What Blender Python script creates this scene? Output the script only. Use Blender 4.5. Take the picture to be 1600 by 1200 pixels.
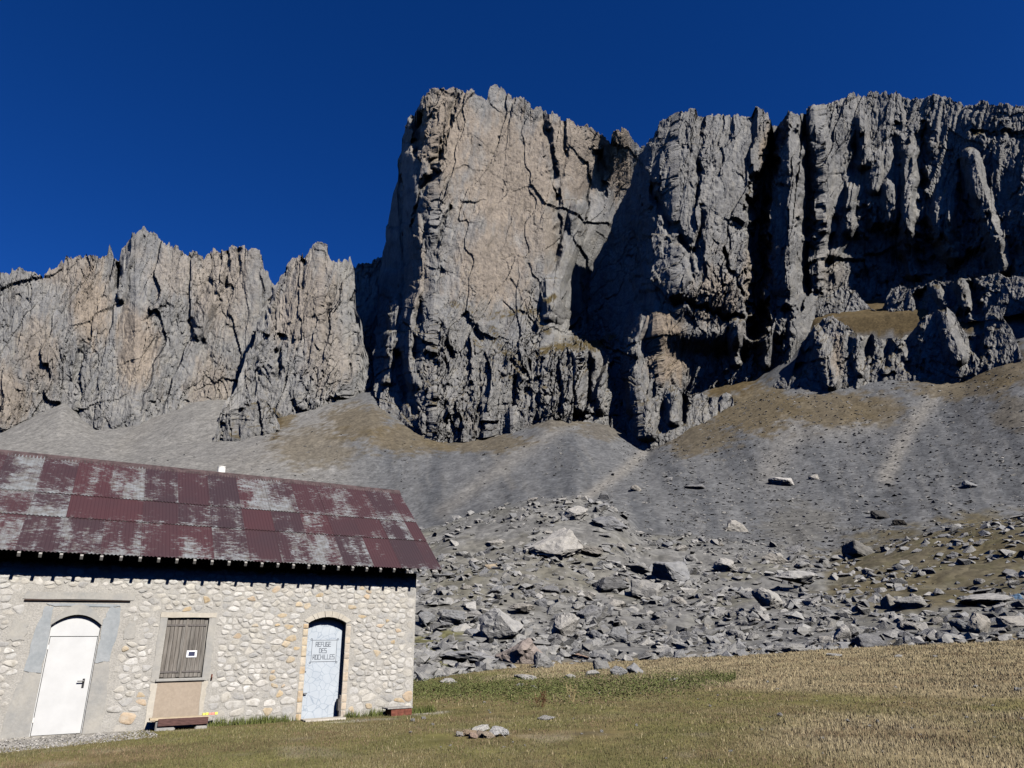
import bpy, bmesh, math, random
import numpy as np
from mathutils import Vector, Matrix

# ------------------------------------------------------------------ camera, sky, sun, exposure
for o in list(bpy.data.objects):
    bpy.data.objects.remove(o, do_unlink=True)
scn = bpy.context.scene
COL = scn.collection
F_PX, PITCH, ROLL = 1106.5, math.radians(20.67), math.radians(-0.951)
EYE = 1.42
cR, sR, cP, sP = math.cos(ROLL), math.sin(ROLL), math.cos(PITCH), math.sin(PITCH)
cam = bpy.data.cameras.new('camera')
cam_o = bpy.data.objects.new('camera', cam)
COL.objects.link(cam_o)
cam.sensor_width = 36.0
cam.lens = F_PX / 1600 * 36
cam.clip_start, cam.clip_end = 0.1, 20000
M = Matrix(((cR, -sR, 0), (-sP * sR, -sP * cR, -cP), (cP * sR, cP * cR, -sP)))
cam_o.matrix_world = Matrix.Translation((0, 0, EYE)) @ M.to_4x4()
scn.camera = cam_o
scn.cycles.diffuse_bounces = 0
scn.render.resolution_x, scn.render.resolution_y = 1024, 768

SUN_AZ, SUN_EL = math.radians(140.5), math.radians(39)
w = bpy.data.worlds.new('World'); scn.world = w; w.use_nodes = True
nt = w.node_tree; bg = nt.nodes['Background']
sky = nt.nodes.new('ShaderNodeTexSky'); sky.sky_type = 'NISHITA'; sky.sun_disc = False
sky.sun_elevation = SUN_EL; sky.sun_rotation = SUN_AZ
sky.altitude = 2800; sky.air_density = 0.75; sky.dust_density = 0.0; sky.ozone_density = 4.5
gm = nt.nodes.new('ShaderNodeGamma'); gm.inputs[1].default_value = 1.06
hs = nt.nodes.new('ShaderNodeHueSaturation'); hs.inputs['Hue'].default_value = 0.515; hs.inputs['Saturation'].default_value = 1.24
nt.links.new(sky.outputs[0], gm.inputs[0]); nt.links.new(gm.outputs[0], hs.inputs['Color']); nt.links.new(hs.outputs[0], bg.inputs[0])
bg.inputs[1].default_value = 0.074
sl = bpy.data.lights.new('sun', 'SUN'); sl.energy = 5.0; sl.angle = math.radians(0.53); sl.color = (1.0, 0.95, 0.88)
so = bpy.data.objects.new('sun', sl); COL.objects.link(so)
SUNV = Vector((math.cos(SUN_EL) * math.sin(SUN_AZ), math.cos(SUN_EL) * math.cos(SUN_AZ), math.sin(SUN_EL)))
so.rotation_euler = SUNV.to_track_quat('Z', 'Y').to_euler()
so.location = (60, -60, 80)
scn.view_settings.view_transform = 'Standard'; scn.view_settings.look = 'None'
scn.view_settings.exposure = 0.76; scn.view_settings.gamma = 1.0
scn.view_settings.use_curve_mapping = False

# ------------------------------------------------------------------ helpers: rays, noise, meshes
def ray(x, y):
    """photo pixel -> azimuth (rad, right of forward) and tangent of elevation"""
    a = (np.asarray(x, float) - 800) / F_PX; b = -(np.asarray(y, float) - 600) / F_PX
    a, b = cR * a - sR * b, sR * a + cR * b
    wx, wy, wz = a, cP - sP * b, sP + cP * b
    return np.arctan2(wx, wy), wz / np.hypot(wx, wy)

def project(X, Y, Z):
    Z = Z - EYE
    a = cR * X + (-sP * sR) * Y + (cP * sR) * Z
    b = -sR * X + (-sP * cR) * Y + (cP * cR) * Z
    c = cP * Y + sP * Z
    c = np.where(c < 0.05, 0.05, c)
    return 800 + F_PX * a / c, 600 - F_PX * b / c

def hsh(ix, iy, seed):
    h = (ix.astype(np.int64) * 374761393 + iy.astype(np.int64) * 668265263 + seed * 974634777) & 0xFFFFFFFF
    h = ((h ^ (h >> 13)) * 1274126177) & 0xFFFFFFFF
    h = ((h ^ (h >> 16)) * 2246822519) & 0xFFFFFFFF
    return ((h ^ (h >> 15)) & 0xFFFFFF) / float(0x1000000)

def vnoise(x, y, seed=0):
    ix, iy = np.floor(x), np.floor(y); fx, fy = x - ix, y - iy
    u = fx * fx * fx * (fx * (fx * 6 - 15) + 10); v = fy * fy * fy * (fy * (fy * 6 - 15) + 10)
    def g(dx, dy):
        a = hsh(ix + dx, iy + dy, seed) * (2 * math.pi)
        return np.cos(a) * (fx - dx) + np.sin(a) * (fy - dy)
    a = g(0, 0) * (1 - u) + g(1, 0) * u; b = g(0, 1) * (1 - u) + g(1, 1) * u
    return (a * (1 - v) + b * v) * 1.5

def fbm(x, y, seed=0, oct=4, gain=0.5):
    s = 0; a = 1.0; t = 0
    for i in range(oct):
        s = s + a * vnoise(x * 2 ** i, y * 2 ** i, seed + i * 17); t += a; a *= gain
    return s / t

def worley(x, y, seed):
    ix, iy = np.floor(x), np.floor(y)
    f1 = np.full(x.shape, 9.0); f2 = np.full(x.shape, 9.0)
    cx = np.zeros(x.shape); cy = np.zeros(x.shape); px = np.zeros(x.shape); py = np.zeros(x.shape)
    for dx in (-1, 0, 1):
        for dy in (-1, 0, 1):
            jx, jy = ix + dx, iy + dy
            qx = jx + hsh(jx, jy, seed); qy = jy + hsh(jx, jy, seed + 5)
            d = np.hypot(x - qx, y - qy)
            m = d < f1
            f2 = np.where(m, f1, np.minimum(f2, d))
            f1 = np.where(m, d, f1)
            cx = np.where(m, jx, cx); cy = np.where(m, jy, cy)
            px = np.where(m, x - qx, px); py = np.where(m, y - qy, py)
    return f1, f2, cx, cy, px, py

def facets(x, y, seed):
    """broken rock: every cell is a tilted, offset plane; returns about -1..1 and crack mask"""
    f1, f2, cx, cy, px, py = worley(x, y, seed)
    r = lambda k: hsh(cx, cy, seed + k) * 2 - 1
    return 0.55 * r(11) + 0.9 * r(12) * px + 0.9 * r(13) * py, np.clip((f2 - f1) / 0.12, 0, 1)

def crags(x, y, seed):
    """continuous broken relief: tilted humps that meet in creases"""
    ix, iy = np.floor(x), np.floor(y); best = np.full(x.shape, 9.0)
    for dx in (-1, 0, 1):
        for dy in (-1, 0, 1):
            jx, jy = ix + dx, iy + dy
            px = x - jx - hsh(jx, jy, seed); py = y - jy - hsh(jx, jy, seed + 5)
            v = 0.55 * (hsh(jx, jy, seed + 11) * 2 - 1) + 0.85 * ((hsh(jx, jy, seed + 12) * 2 - 1) * px + (hsh(jx, jy, seed + 13) * 2 - 1) * py) + 0.9 * np.sqrt(px * px + py * py + 0.01)
            best = np.minimum(best, v)
    return (best - 0.25) * 1.25

def flakes(x, y, lam, seed):
    """overlapping slabs: each recedes gently to the right and breaks off in a steep left-hand edge"""
    q = x / lam + 0.8 * vnoise(x / (lam * 1.7), y / (lam * 4.5), seed) + 0.22 * vnoise(x / (lam * .6), y / (lam * .9), seed + 1)
    k = np.floor(q); s = q - k
    yy = y / (lam * 4.0) + hsh(k, k * 0, seed + 2) * 7; j = np.floor(yy); f = yy - j
    a0 = hsh(k, j, seed + 3); a1 = hsh(k, j + 1, seed + 3); a = a0 + (a1 - a0) * sstep(0.75, 1.0, f)
    return (s - 0.5) * (0.25 + 1.2 * a * a)

def sstep(a, b, x):
    t = np.clip((x - a) / (b - a), 0, 1)
    return t * t * (3 - 2 * t)

def poly_dist(x, y, pts):
    best = np.full(x.shape, 1e9)
    for (x0, y0), (x1, y1) in zip(pts[:-1], pts[1:]):
        dx, dy = x1 - x0, y1 - y0
        t = np.clip(((x - x0) * dx + (y - y0) * dy) / (dx * dx + dy * dy + 1e-9), 0, 1)
        best = np.minimum(best, np.hypot(x - x0 - t * dx, y - y0 - t * dy))
    return best

def link(me, name, mat=None, parent=None):
    o = bpy.data.objects.new(name, me); COL.objects.link(o)
    if mat is not None and not me.materials: me.materials.append(mat)
    if parent is not None: o.parent = parent
    return o

def big_mesh(name, V, Fc, col=None, smooth=False):
    """V (n,3), Fc (m,k) arrays"""
    me = bpy.data.meshes.new(name)
    n, (m, k) = len(V), Fc.shape
    me.vertices.add(n); me.vertices.foreach_set('co', np.ascontiguousarray(V, np.float32).ravel())
    me.loops.add(m * k); me.loops.foreach_set('vertex_index', np.ascontiguousarray(Fc, np.int32).ravel())
    me.polygons.add(m); me.polygons.foreach_set('loop_start', np.arange(0, m * k, k, dtype=np.int32))
    me.update(calc_edges=True)
    me.polygons.foreach_set('use_smooth', np.full(m, smooth))
    if col is not None:
        ca = me.color_attributes.new('Col', 'FLOAT_COLOR', 'POINT')
        c4 = np.ones((n, 4), np.float32); c4[:, :3] = col
        ca.data.foreach_set('color', c4.ravel())
    me.validate()
    return me

def grid_faces(nr, nc):
    i = np.arange(nr * nc).reshape(nr, nc)
    return np.stack([i[:-1, :-1], i[:-1, 1:], i[1:, 1:], i[1:, :-1]], -1).reshape(-1, 4)

def pymesh(name, verts, faces, cols=None):
    me = bpy.data.meshes.new(name); me.from_pydata([tuple(v) for v in verts], [], faces); me.update()
    if cols is not None:
        ca = me.color_attributes.new('Col', 'FLOAT_COLOR', 'POINT')
        for i, c in enumerate(cols): ca.data[i].color = (c[0], c[1], c[2], 1)
    return me

class MB:
    def __init__(s): s.v = []; s.f = []
    def box(s, x0, x1, y0, y1, z0, z1, M=None):
        b = len(s.v)
        for p in ((x0, y0, z0), (x1, y0, z0), (x1, y1, z0), (x0, y1, z0), (x0, y0, z1), (x1, y0, z1), (x1, y1, z1), (x0, y1, z1)):
            s.v.append(tuple(M @ Vector(p)) if M else p)
        for q in ((0, 3, 2, 1), (4, 5, 6, 7), (0, 1, 5, 4), (1, 2, 6, 5), (2, 3, 7, 6), (3, 0, 4, 7)):
            s.f.append(tuple(b + i for i in q))
        return s
    def prism(s, pts, y0, y1):
        """polygon in (x,z), extruded y0 (front) .. y1"""
        b = len(s.v); n = len(pts)
        s.v += [(p[0], y0, p[1]) for p in pts] + [(p[0], y1, p[1]) for p in pts]
        s.f.append(tuple(range(b, b + n))); s.f.append(tuple(range(b + 2 * n - 1, b + n - 1, -1)))
        for i in range(n):
            j = (i + 1) % n; s.f.append((b + i, b + n + i, b + n + j, b + j))
        return s
    def cyl(s, p0, p1, r, n=10, r1=None):
        p0, p1 = Vector(p0), Vector(p1); r1 = r if r1 is None else r1
        q = (p1 - p0).to_track_quat('Z', 'Y'); b = len(s.v)
        for i in range(n):
            a = 2 * math.pi * i / n
            s.v.append(tuple(p0 + q @ Vector((r * math.cos(a), r * math.sin(a), 0))))
            s.v.append(tuple(p1 + q @ Vector((r1 * math.cos(a), r1 * math.sin(a), 0))))
        for i in range(n):
            j = (i + 1) % n; s.f.append((b + 2 * i, b + 2 * j, b + 2 * j + 1, b + 2 * i + 1))
        s.f.append(tuple(b + 2 * i for i in range(n - 1, -1, -1))); s.f.append(tuple(b + 2 * i + 1 for i in range(n)))
        return s
    def mesh(s, name): return pymesh(name, s.v, s.f)
    def build(s, name, mat, parent=None, bevel=0):
        me = s.mesh(name)
        bm = bmesh.new(); bm.from_mesh(me); bmesh.ops.recalc_face_normals(bm, faces=bm.faces)
        if bevel:
            bmesh.ops.bevel(bm, geom=[e for e in bm.edges if len(e.link_faces) == 2 and e.calc_face_angle() > 0.5], offset=bevel, segments=1, affect='EDGES')
        bm.to_mesh(me); bm.free()
        return link(me, name, mat, parent)

def tag(o, label=None, cat=None, group=None, kind=None):
    if label: o['label'] = label
    if cat: o['category'] = cat
    if group: o['group'] = group
    if kind: o['kind'] = kind
    return o

# ------------------------------------------------------------------ materials
class Mat:
    def __init__(s, name, rough=0.9, spec=0.2):
        s.m = bpy.data.materials.new(name); s.m.use_nodes = True
        s.t = s.m.node_tree; s.p = s.t.nodes['Principled BSDF']
        s.p.inputs['Roughness'].default_value = rough
        s.p.inputs['Specular IOR Level'].default_value = spec
    def n(s, typ, **kw):
        nd = s.t.nodes.new('ShaderNode' + typ)
        for k, v in kw.items():
            if k.startswith('i_'):
                key = k[2:].replace('_', ' ')
                nd.inputs[int(key) if key.isdigit() else key].default_value = v
            else: setattr(nd, k, v)
        return nd
    def l(s, a, b): s.t.links.new(a, b)
    def coord(s, which='Object', scale=(1, 1, 1), rot=(0, 0, 0)):
        tc = s.n('TexCoord'); mp = s.n('Mapping'); mp.inputs['Scale'].default_value = scale; mp.inputs['Rotation'].default_value = rot
        s.l(tc.outputs[which], mp.inputs[0]); return mp.outputs[0]
    def noise(s, vec, scale, detail=4, rough=0.6):
        nd = s.n('TexNoise'); nd.inputs['Scale'].default_value = scale; nd.inputs['Detail'].default_value = detail; nd.inputs['Roughness'].default_value = rough
        if vec is not None: s.l(vec, nd.inputs['Vector'])
        return nd.outputs['Fac']
    def ramp(s, fac, stops):
        nd = s.n('ValToRGB'); e = nd.color_ramp.elements
        while len(e) < len(stops): e.new(0.5)
        for el, (p, c) in zip(e, stops): el.position = p; el.color = (*c, 1) if len(c) == 3 else c
        s.l(fac, nd.inputs[0]); return nd.outputs[0]
    def mix(s, a, b, fac, mode='MIX'):
        nd = s.n('Mix', data_type='RGBA', blend_type=mode)
        for sock, v in ((nd.inputs[0], fac), (nd.inputs[6], a), (nd.inputs[7], b)):
            if hasattr(v, 'links'): s.l(v, sock)
            else: sock.default_value = v if isinstance(v, (int, float)) else (*v, 1)
        return nd.outputs[2]
    def math(s, op, a, b=0.0):
        nd = s.n('Math', operation=op)
        for sock, v in ((nd.inputs[0], a), (nd.inputs[1], b)):
            if hasattr(v, 'links'): s.l(v, sock)
            else: sock.default_value = v
        return nd.outputs[0]
    def attr(s, name='Col', typ='GEOMETRY'):
        nd = s.n('Attribute', attribute_name=name, attribute_type=typ); return nd
    def bump(s, h, strength=0.5, dist=0.02):
        nd = s.n('Bump'); nd.inputs['Strength'].default_value = strength; nd.inputs['Distance'].default_value = dist
        s.l(h, nd.inputs['Height']); s.l(nd.outputs[0], s.p.inputs['Normal'])
    def base(s, c):
        if hasattr(c, 'links'): s.l(c, s.p.inputs['Base Color'])
        else: s.p.inputs['Base Color'].default_value = (*c, 1)
        return s

def simple(name, c, rough=0.8, var=0.25, scale=8, spec=0.2, bump=0.0, stretch=(1, 1, 1)):
    m = Mat(name, rough, spec); v = m.coord('Object', stretch)
    f = m.noise(v, scale, 5)
    col = m.ramp(f, [(0.3, tuple(k * (1 - var) for k in c)), (0.7, tuple(min(1, k * (1 + var)) for k in c))])
    m.base(col)
    if bump: m.bump(f, bump, 0.02)
    return m.m

def rock_mat(name, use_obj_color=False, scale=1.0):
    m = Mat(name, 0.95, 0.1)
    v = m.coord('Object' if use_obj_color else 'Object')
    if use_obj_color:
        oi = m.n('ObjectInfo'); base = oi.outputs['Color']
    else:
        base = m.attr('Col').outputs['Color']
    f = m.noise(v, 2.2 * scale, 8, 0.72)
    c = m.mix(base, m.ramp(f, [(0.28, (0.55, 0.55, 0.56)), (0.5, (1, 1, 1)), (0.75, (1.3, 1.27, 1.2))]), 1.0, 'MULTIPLY')
    m.base(c)
    f2 = m.noise(v, 5 * scale, 6, 0.7)
    m.bump(f2, 1.0, 0.14 / scale)
    return m.m

M_cliff = rock_mat('limestone_cliff', scale=0.18)
M_boulder = rock_mat('limestone_boulder', True, 1.2)
M_rubble = rock_mat('rubble_stone', scale=1.5)

def ground_mat():
    m = Mat('ground_cover', 0.97, 0.08)
    base = m.attr('Col').outputs['Color']
    v = m.coord('Object')
    f = m.math('ADD', m.math('MULTIPLY', m.noise(v, 1.3, 10, 0.75), 0.55), m.math('MULTIPLY', m.noise(v, 0.16, 12, 0.8), 0.45))
    vor = m.n('TexVoronoi'); vor.inputs['Scale'].default_value = 1.6; m.l(v, vor.inputs['Vector'])
    vc = m.ramp(vor.outputs['Color'], [(0.0, (0.6, 0.6, 0.62)), (1.0, (1.3, 1.3, 1.28))])
    c = m.mix(base, m.ramp(f, [(0.3, (0.6, 0.6, 0.6)), (0.7, (1.35, 1.33, 1.28))]), 1.0, 'MULTIPLY')
    rk = m.attr('Rock')
    c2 = m.mix(c, vc, rk.outputs['Fac'], 'MULTIPLY')
    m.base(c2)
    m.bump(m.math('ADD', f, m.math('MULTIPLY', vor.outputs['Distance'], -0.8)), 0.6, 0.12)
    return m.m
M_ground = ground_mat()

# ------------------------------------------------------------------ terrain height
FAC_AZ = math.radians(58.79)
DV = np.array([math.sin(FAC_AZ), math.cos(FAC_AZ)])           # along the facade, to the right
NV = np.array([math.cos(FAC_AZ), -math.sin(FAC_AZ)])          # facade normal, to the camera
HUT_D = 18.0
FOOT = -NV * HUT_D

def row(D, pts):
    az, te = ray([p[0] for p in pts], [p[1] for p in pts])
    o = np.argsort(az)
    return D, az[o], (EYE + D * te)[o]

ROWS = [
    row(60, [(0, 1000), (400, 998), (650, 985), (800, 985), (1000, 998), (1200, 988), (1400, 982), (1600, 978)]),
    row(80, [(0, 935), (400, 930), (650, 905), (800, 890), (1000, 925), (1200, 928), (1400, 920), (1600, 900)]),
    row(105, [(0, 870), (400, 860), (650, 830), (720, 812), (800, 790), (900, 772), (960, 790), (1000, 832), (1200, 858), (1300, 868), (1400, 845), (1500, 825), (1600, 806)]),
    row(125, [(0, 850), (400, 850), (650, 842), (800, 800), (900, 780), (1000, 800), (1200, 820), (1400, 822), (1600, 818)]),
    row(150, [(0, 815), (400, 805), (650, 806), (800, 772), (900, 760), (1000, 768), (1200, 780), (1400, 778), (1600, 772)]),
    row(200, [(0, 770), (400, 738), (650, 737), (800, 718), (900, 705), (1000, 728), (1200, 702), (1400, 690), (1600, 660)]),
    row(255, [(0, 732), (200, 722), (400, 690), (500, 668), (580, 650), (650, 676), (700, 689), (750, 685), (800, 672), (860, 652), (950, 668), (1010, 702), (1080, 665), (1150, 640), (1240, 618), (1400, 595), (1500, 588), (1600, 540)]),
    row(270, [(0, 724), (200, 714), (400, 680), (580, 640), (700, 681), (800, 664), (900, 644), (1000, 680), (1100, 628), (1180, 612), (1240, 600), (1300, 588), (1400, 578), (1500, 562), (1600, 524)]),
    row(285, [(0, 716), (200, 706), (400, 670), (580, 631), (700, 672), (800, 656), (900, 636), (1000, 655), (1100, 612), (1180, 596), (1240, 560), (1300, 500), (1400, 488), (1500, 476), (1600, 464)]),
    row(310, [(0, 700), (130, 690), (200, 690), (300, 658), (400, 650), (500, 625), (580, 612), (700, 655), (800, 640), (900, 630), (1000, 620), (1100, 575), (1200, 570), (1270, 486), (1400, 478), (1500, 455), (1600, 436)]),
    row(360, [(0, 672), (100, 630), (150, 665), (240, 640), (330, 620), (400, 625), (580, 600), (800, 600), (1000, 590), (1200, 520), (1400, 430), (1600, 380)]),
    row(430, [(0, 640), (330, 600), (580, 580), (800, 560), (1000, 540), (1200, 480), (1400, 400), (1600, 350)]),
]
EDGE_X = np.array([-200, 400, 650, 800, 1000, 1200, 1400, 1600, 1800])
EDGE_Y = np.array([1080, 1075, 1063, 1042, 1030, 1020, 1008, 998, 990])
EDGE_D = np.array([36., 36, 36, 43, 50, 52, 55, 56, 58])
_ea, _et = ray(EDGE_X, EDGE_Y); EDGE_Z = EYE + EDGE_D * _et

def edge_dist(az): return np.interp(az, _ea, EDGE_D)

def terrain(az, D, detail=True):
    az = np.asarray(az, float); D = np.asarray(D, float)
    ed = np.interp(az, _ea, EDGE_D); ez = np.interp(az, _ea, EDGE_Z)
    t = np.clip((D - 17) / (ed - 17), 0, None)
    zm = -0.16 + 0.16 * sstep(7, 17, D) + ez * np.clip(t, 0, 1) ** 1.4
    ds = [np.asarray(ed)]; zs = [ez]
    for d, a, z in ROWS:
        ds.append(np.full(az.shape, float(d))); zs.append(np.interp(az, a, z))
    z = zm
    for i in range(len(ds) - 1):
        tt = np.clip((D - ds[i]) / (ds[i + 1] - ds[i]), 0, 1)
        z = np.where(D > ds[i], zs[i] + (zs[i + 1] - zs[i]) * tt, z)
    far = D > 430
    z = np.where(far, zs[-1] * (1 - sstep(430, 900, D)), z)
    wgt = 1 - sstep(math.radians(62), math.radians(125), np.abs(az))
    # added hills behind the camera, out of view, blocking low skylight to deepen shadows
    zb = np.minimum(z, 0.4) + 250 * sstep(160, 800, D) * (1 - sstep(1300, 2800, D)) * (1 + 0.35 * vnoise(az * 2.3, az * 0 + 0.4, 5) + 0.15 * vnoise(az * 7, D / 300, 6))
    z = z * wgt + (1 - wgt) * zb
    if detail:
        X, Y = D * np.sin(az), D * np.cos(az)
        rough = sstep(0, 12, D - ed) * (1 - sstep(430, 700, D))
        z = z + rough * (0.9 * fbm(X / 14, Y / 14, 3, 3) + 0.35 * fbm(X / 3.2, Y / 3.2, 9, 3)) 
        z = z + (1 - rough) * sstep(20, 40, D) * 0.10 * fbm(X / 5, Y / 5, 21, 3)
        z = z + (1 - rough) * 0.03 * fbm(X / 1.6, Y / 1.6, 22, 2) * sstep(3, 10, np.abs(((X - FOOT[0]) * NV[0] + (Y - FOOT[1]) * NV[1])) + 2)
        tal = sstep(115, 150, D) * (1 - sstep(300, 360, D))
        z = z + tal * (0.6 * fbm(az * 14 + 0.006 * D, D / 150, 61, 3) + 0.10 * fbm(az * 70 + 0.02 * D, D / 40, 62, 2))
        mor = np.exp(-((D - 85) / 22) ** 2) * rough
        z = z + mor * 0.5 * fbm(X / 6, Y / 6, 31, 3)
    return z

def ground_z(x, y):
    return float(terrain(np.array([math.atan2(x, y)]), np.array([math.hypot(x, y)]))[0])

def ground_hit(px, py, dmin=8, dmax=420):
    """photo pixel of a thing's foot -> where that ray meets the ground"""
    az, te = ray(px, py); az = float(az); te = float(te)
    D = np.concatenate([np.arange(dmin, 60, 0.1), np.arange(60, dmax, 0.4)])
    z = terrain(np.full(D.shape, az), D); h = EYE + D * te - z
    k = np.nonzero(h <= 0)[0]
    k = k[0] if len(k) else len(D) - 1
    d = D[k]
    return np.array([d * math.sin(az), d * math.cos(az), z[k]]), d

# ------------------------------------------------------------------ ground sheet
def zone_colours(X, Y, Z, az, D):
    px, py = project(X, Y, Z)
    n1 = fbm(X / 9, Y / 9, 41, 4); n2 = fbm(X / 2.5, Y / 2.5, 42, 4); n3 = fbm(X / 25, Y / 25, 43, 3)
    st = fbm(az * 26 + 0.006 * D + 0.25 * n1, D / 120, 44, 4); st2 = fbm(az * 80 + 0.02 * D + 0.5 * n1, D / 55, 45, 3)
    C = np.zeros(X.shape + (3,))
    ed = edge_dist(az)
    def lay(m, c):
        nonlocal C
        m = np.clip(m, 0, 1)[..., None]; C = C * (1 - m) + np.array(c) * m
    # scree
    C[:] = (0.099, 0.102, 0.107)
    lay(sstep(-0.1, 0.3, st) * 0.9, (0.068, 0.072, 0.079))
    lay(sstep(0.1, 0.5, st2) * 0.5, (0.122, 0.122, 0.121))
    lay(sstep(0.25, 0.5, st) * sstep(1050, 1250, px) * 0.7, (0.056, 0.057, 0.060))
    lay(sstep(600, 480, px) * 0.85, (0.165, 0.161, 0.153))
    # pale dusty runs down the scree
    for pts, wd, s in (
        ([(1480, 590), (1460, 620), (1425, 665), (1400, 710), (1385, 745)], 13, 0.8), ([(1250, 640), (1225, 690), (1200, 740)], 22, 0.4),
        ([(1380, 660), (1300, 670), (1240, 680)], 16, 0.4),
        ([(1015, 700), (975, 735), (930, 768), (880, 800)], 9, 0.7), ([(910, 650), (840, 690), (770, 740), (690, 800)], 12, 0.45),
        ([(760, 690), (790, 740), (800, 760)], 7, 0.35),
        ([(560, 640), (470, 690), (380, 735)], 14, 0.6), ([(420, 690), (330, 740)], 8, 0.5), ([(250, 640), (190, 700)], 14, 0.5)):
        d = poly_dist(px + 6 * n2, py, pts)
        lay(np.exp(-(d / wd) ** 2) * min(1, 1.35 * s) * sstep(90, 110, D), (0.158, 0.152, 0.142))
    # thin brown turf below the cliffs
    def blob(cx, cy, rx, ry, s, c, nn=0.5):
        q = np.hypot((px - cx) / rx, (py - cy) / ry) + nn * n1 + 0.55 * n2
        lay((1 - sstep(0.7, 1.15, q)) * s, c)
    turf = (0.094, 0.076, 0.047); turf2 = (0.074, 0.056, 0.030)
    for b in ((490, 700, 70, 35, .45), (560, 660, 55, 30, .55), (640, 685, 80, 26, .6), (750, 692, 90, 16, .55), (860, 655, 60, 16, .4), (950, 672, 50, 16, .35),
              (1090, 680, 65, 34, .6), (1180, 640, 80, 40, .7), (1300, 640, 90, 30, .65), (1370, 640, 50, 26, .5), (1500, 600, 90, 26, .6), (1560, 570, 80, 34, .65), (1590, 650, 40, 30, .35), (440, 650, 25, 20, .7)):
        blob(*b[:4], min(1, 1.3 * b[4]), turf)
    for b in ((1120, 590, 70, 30, 1), (1040, 640, 40, 40, .8), (1400, 500, 170, 28, 1), (1530, 480, 90, 40, 1), (1330, 480, 70, 30, 1), (1330, 455, 40, 12, 1), (430, 655, 12, 30, .9), (1500, 450, 70, 16, 1)):
        blob(*b, turf2, 0.55)
    # boulder field soil, moss in the gaps
    mor = sstep(0, 6, D - ed) * (1 - sstep(96, 112, D))
    lay(mor * 0.9, (0.135, 0.134, 0.130))
    lay(mor * sstep(0.0, 0.4, n1) * 0.4, (0.105, 0.098, 0.062))
    for b in ((1480, 880, 190, 65, .95), (1560, 840, 90, 40, .95), (1400, 930, 120, 40, .7), (1330, 905, 50, 25, .6)):
        q = np.hypot((px - b[0]) / b[2], (py - b[1]) / b[3]) + 0.6 * n1 + 0.5 * n2
        m = (1 - sstep(0.65, 1.1, q)) * b[4]
        lay(m * .85, (0.094, 0.079, 0.046)); lay(m * sstep(-0.05, 0.3, n2) * .8, (0.062, 0.057, 0.033))
    blob(690, 1010, 50, 30, .8, (0.12, 0.115, 0.045)); blob(760, 900, 110, 60, .25, (0.12, 0.108, 0.07)); blob(900, 890, 60, 40, .25, (0.12, 0.108, 0.07)); blob(1250, 820, 60, 40, .2, (0.12, 0.105, 0.07))
    # meadow
    md = 1 - sstep(-1.5, 2.0, D - ed + 2.5 * n2)
    lay(md, (0.150, 0.122, 0.058))
    dry = sstep(-0.25, 0.3, n1 + 1.2 * (sstep(1110, 1050, py) - 0.45) + 0.9 * (sstep(700, 1400, px) - 0.5))
    lay(md * dry * 0.85, (0.235, 0.19, 0.115))
    lay(md * (1 - dry) * sstep(-0.3, 0.2, n2) * 0.7, (0.105, 0.105, 0.035))
    lay(md * sstep(0.15, 0.45, fbm(X / 1.5, Y / 1.5, 47, 4)) * sstep(1100, 1160, py) * 0.5, (0.24, 0.205, 0.155))
    # gravel apron at the hut's white door and along its wall
    s = (X - FOOT[0]) * DV[0] + (Y - FOOT[1]) * DV[1]; f = (X - FOOT[0]) * NV[0] + (Y - FOOT[1]) * NV[1]
    g = (1 - sstep(1.3, 1.9, s + 0.6 * f + 0.6 * n2)) * (1 - sstep(1.8, 2.3, f + 0.5 * n2 + 0.35 * s)) * (f > -0.3)
    lay(g, (0.33, 0.315, 0.285))
    g2 = np.exp(-((s - 8.1) / 0.7) ** 2 - ((f - 0.2) / 0.45) ** 2) + 0.9 * np.exp(-((s - 6.3) / 0.9) ** 2 - ((f - 1.0) / 0.35) ** 2)
    lay(sstep(0.3, 0.7, g2 + 0.5 * n2) * 0.8, (0.34, 0.32, 0.28))
    C = C * np.clip(1 + 0.45 * n2 + 0.3 * fbm(X / 0.9, Y / 0.9, 46, 2), 0.45, 1.7)[..., None]
    rockm = np.clip(sstep(0, 3, D - ed), 0, 1) * 0.8 + g * 0.6
    return C, np.clip(rockm, 0, 1)

def make_ground():
    a_f = np.radians(np.linspace(-41, 45, 470)); a_b = np.radians(np.linspace(45, 319, 70)[1:])
    az = np.concatenate([a_f, a_b]); az = np.where(az > math.pi, az - 2 * math.pi, az)
    D = np.concatenate([[0.6, 2, 4], np.geomspace(6, 34, 90), np.geomspace(34.4, 130, 190), np.linspace(130.7, 430, 190), [460, 520, 600, 700, 850, 1100, 1600, 2600, 5000, 9000]])
    A, DD = np.meshgrid(az, D)
    Z = terrain(A, DD); X, Y = DD * np.sin(A), DD * np.cos(A)
    C, rk = zone_colours(X, Y, Z, A, DD)
    V = np.stack([X, Y, Z], -1).reshape(-1, 3)
    Fc = grid_faces(*A.shape)
    me = big_mesh('ground', V, Fc, C.reshape(-1, 3), True)
    at = me.attributes.new('Rock', 'FLOAT', 'POINT'); at.data.foreach_set('value', rk.ravel().astype(np.float32))
    return tag(link(me, 'ground', M_ground), kind='structure')
make_ground()

# ------------------------------------------------------------------ cliffs
def table(u, y, us, ys, vals):
    """bilinear control table; vals[row][col]"""
    vals = np.asarray(vals, float); rows = [np.interp(u, us, r) for r in vals]
    out = rows[0]
    for i in range(len(ys) - 1):
        t = np.clip((y - ys[i]) / (ys[i + 1] - ys[i]), 0, 1); t = t * t * (3 - 2 * t)
        out = np.where(y >= ys[i], rows[i] + (rows[i + 1] - rows[i]) * t, out)
    return out

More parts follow.
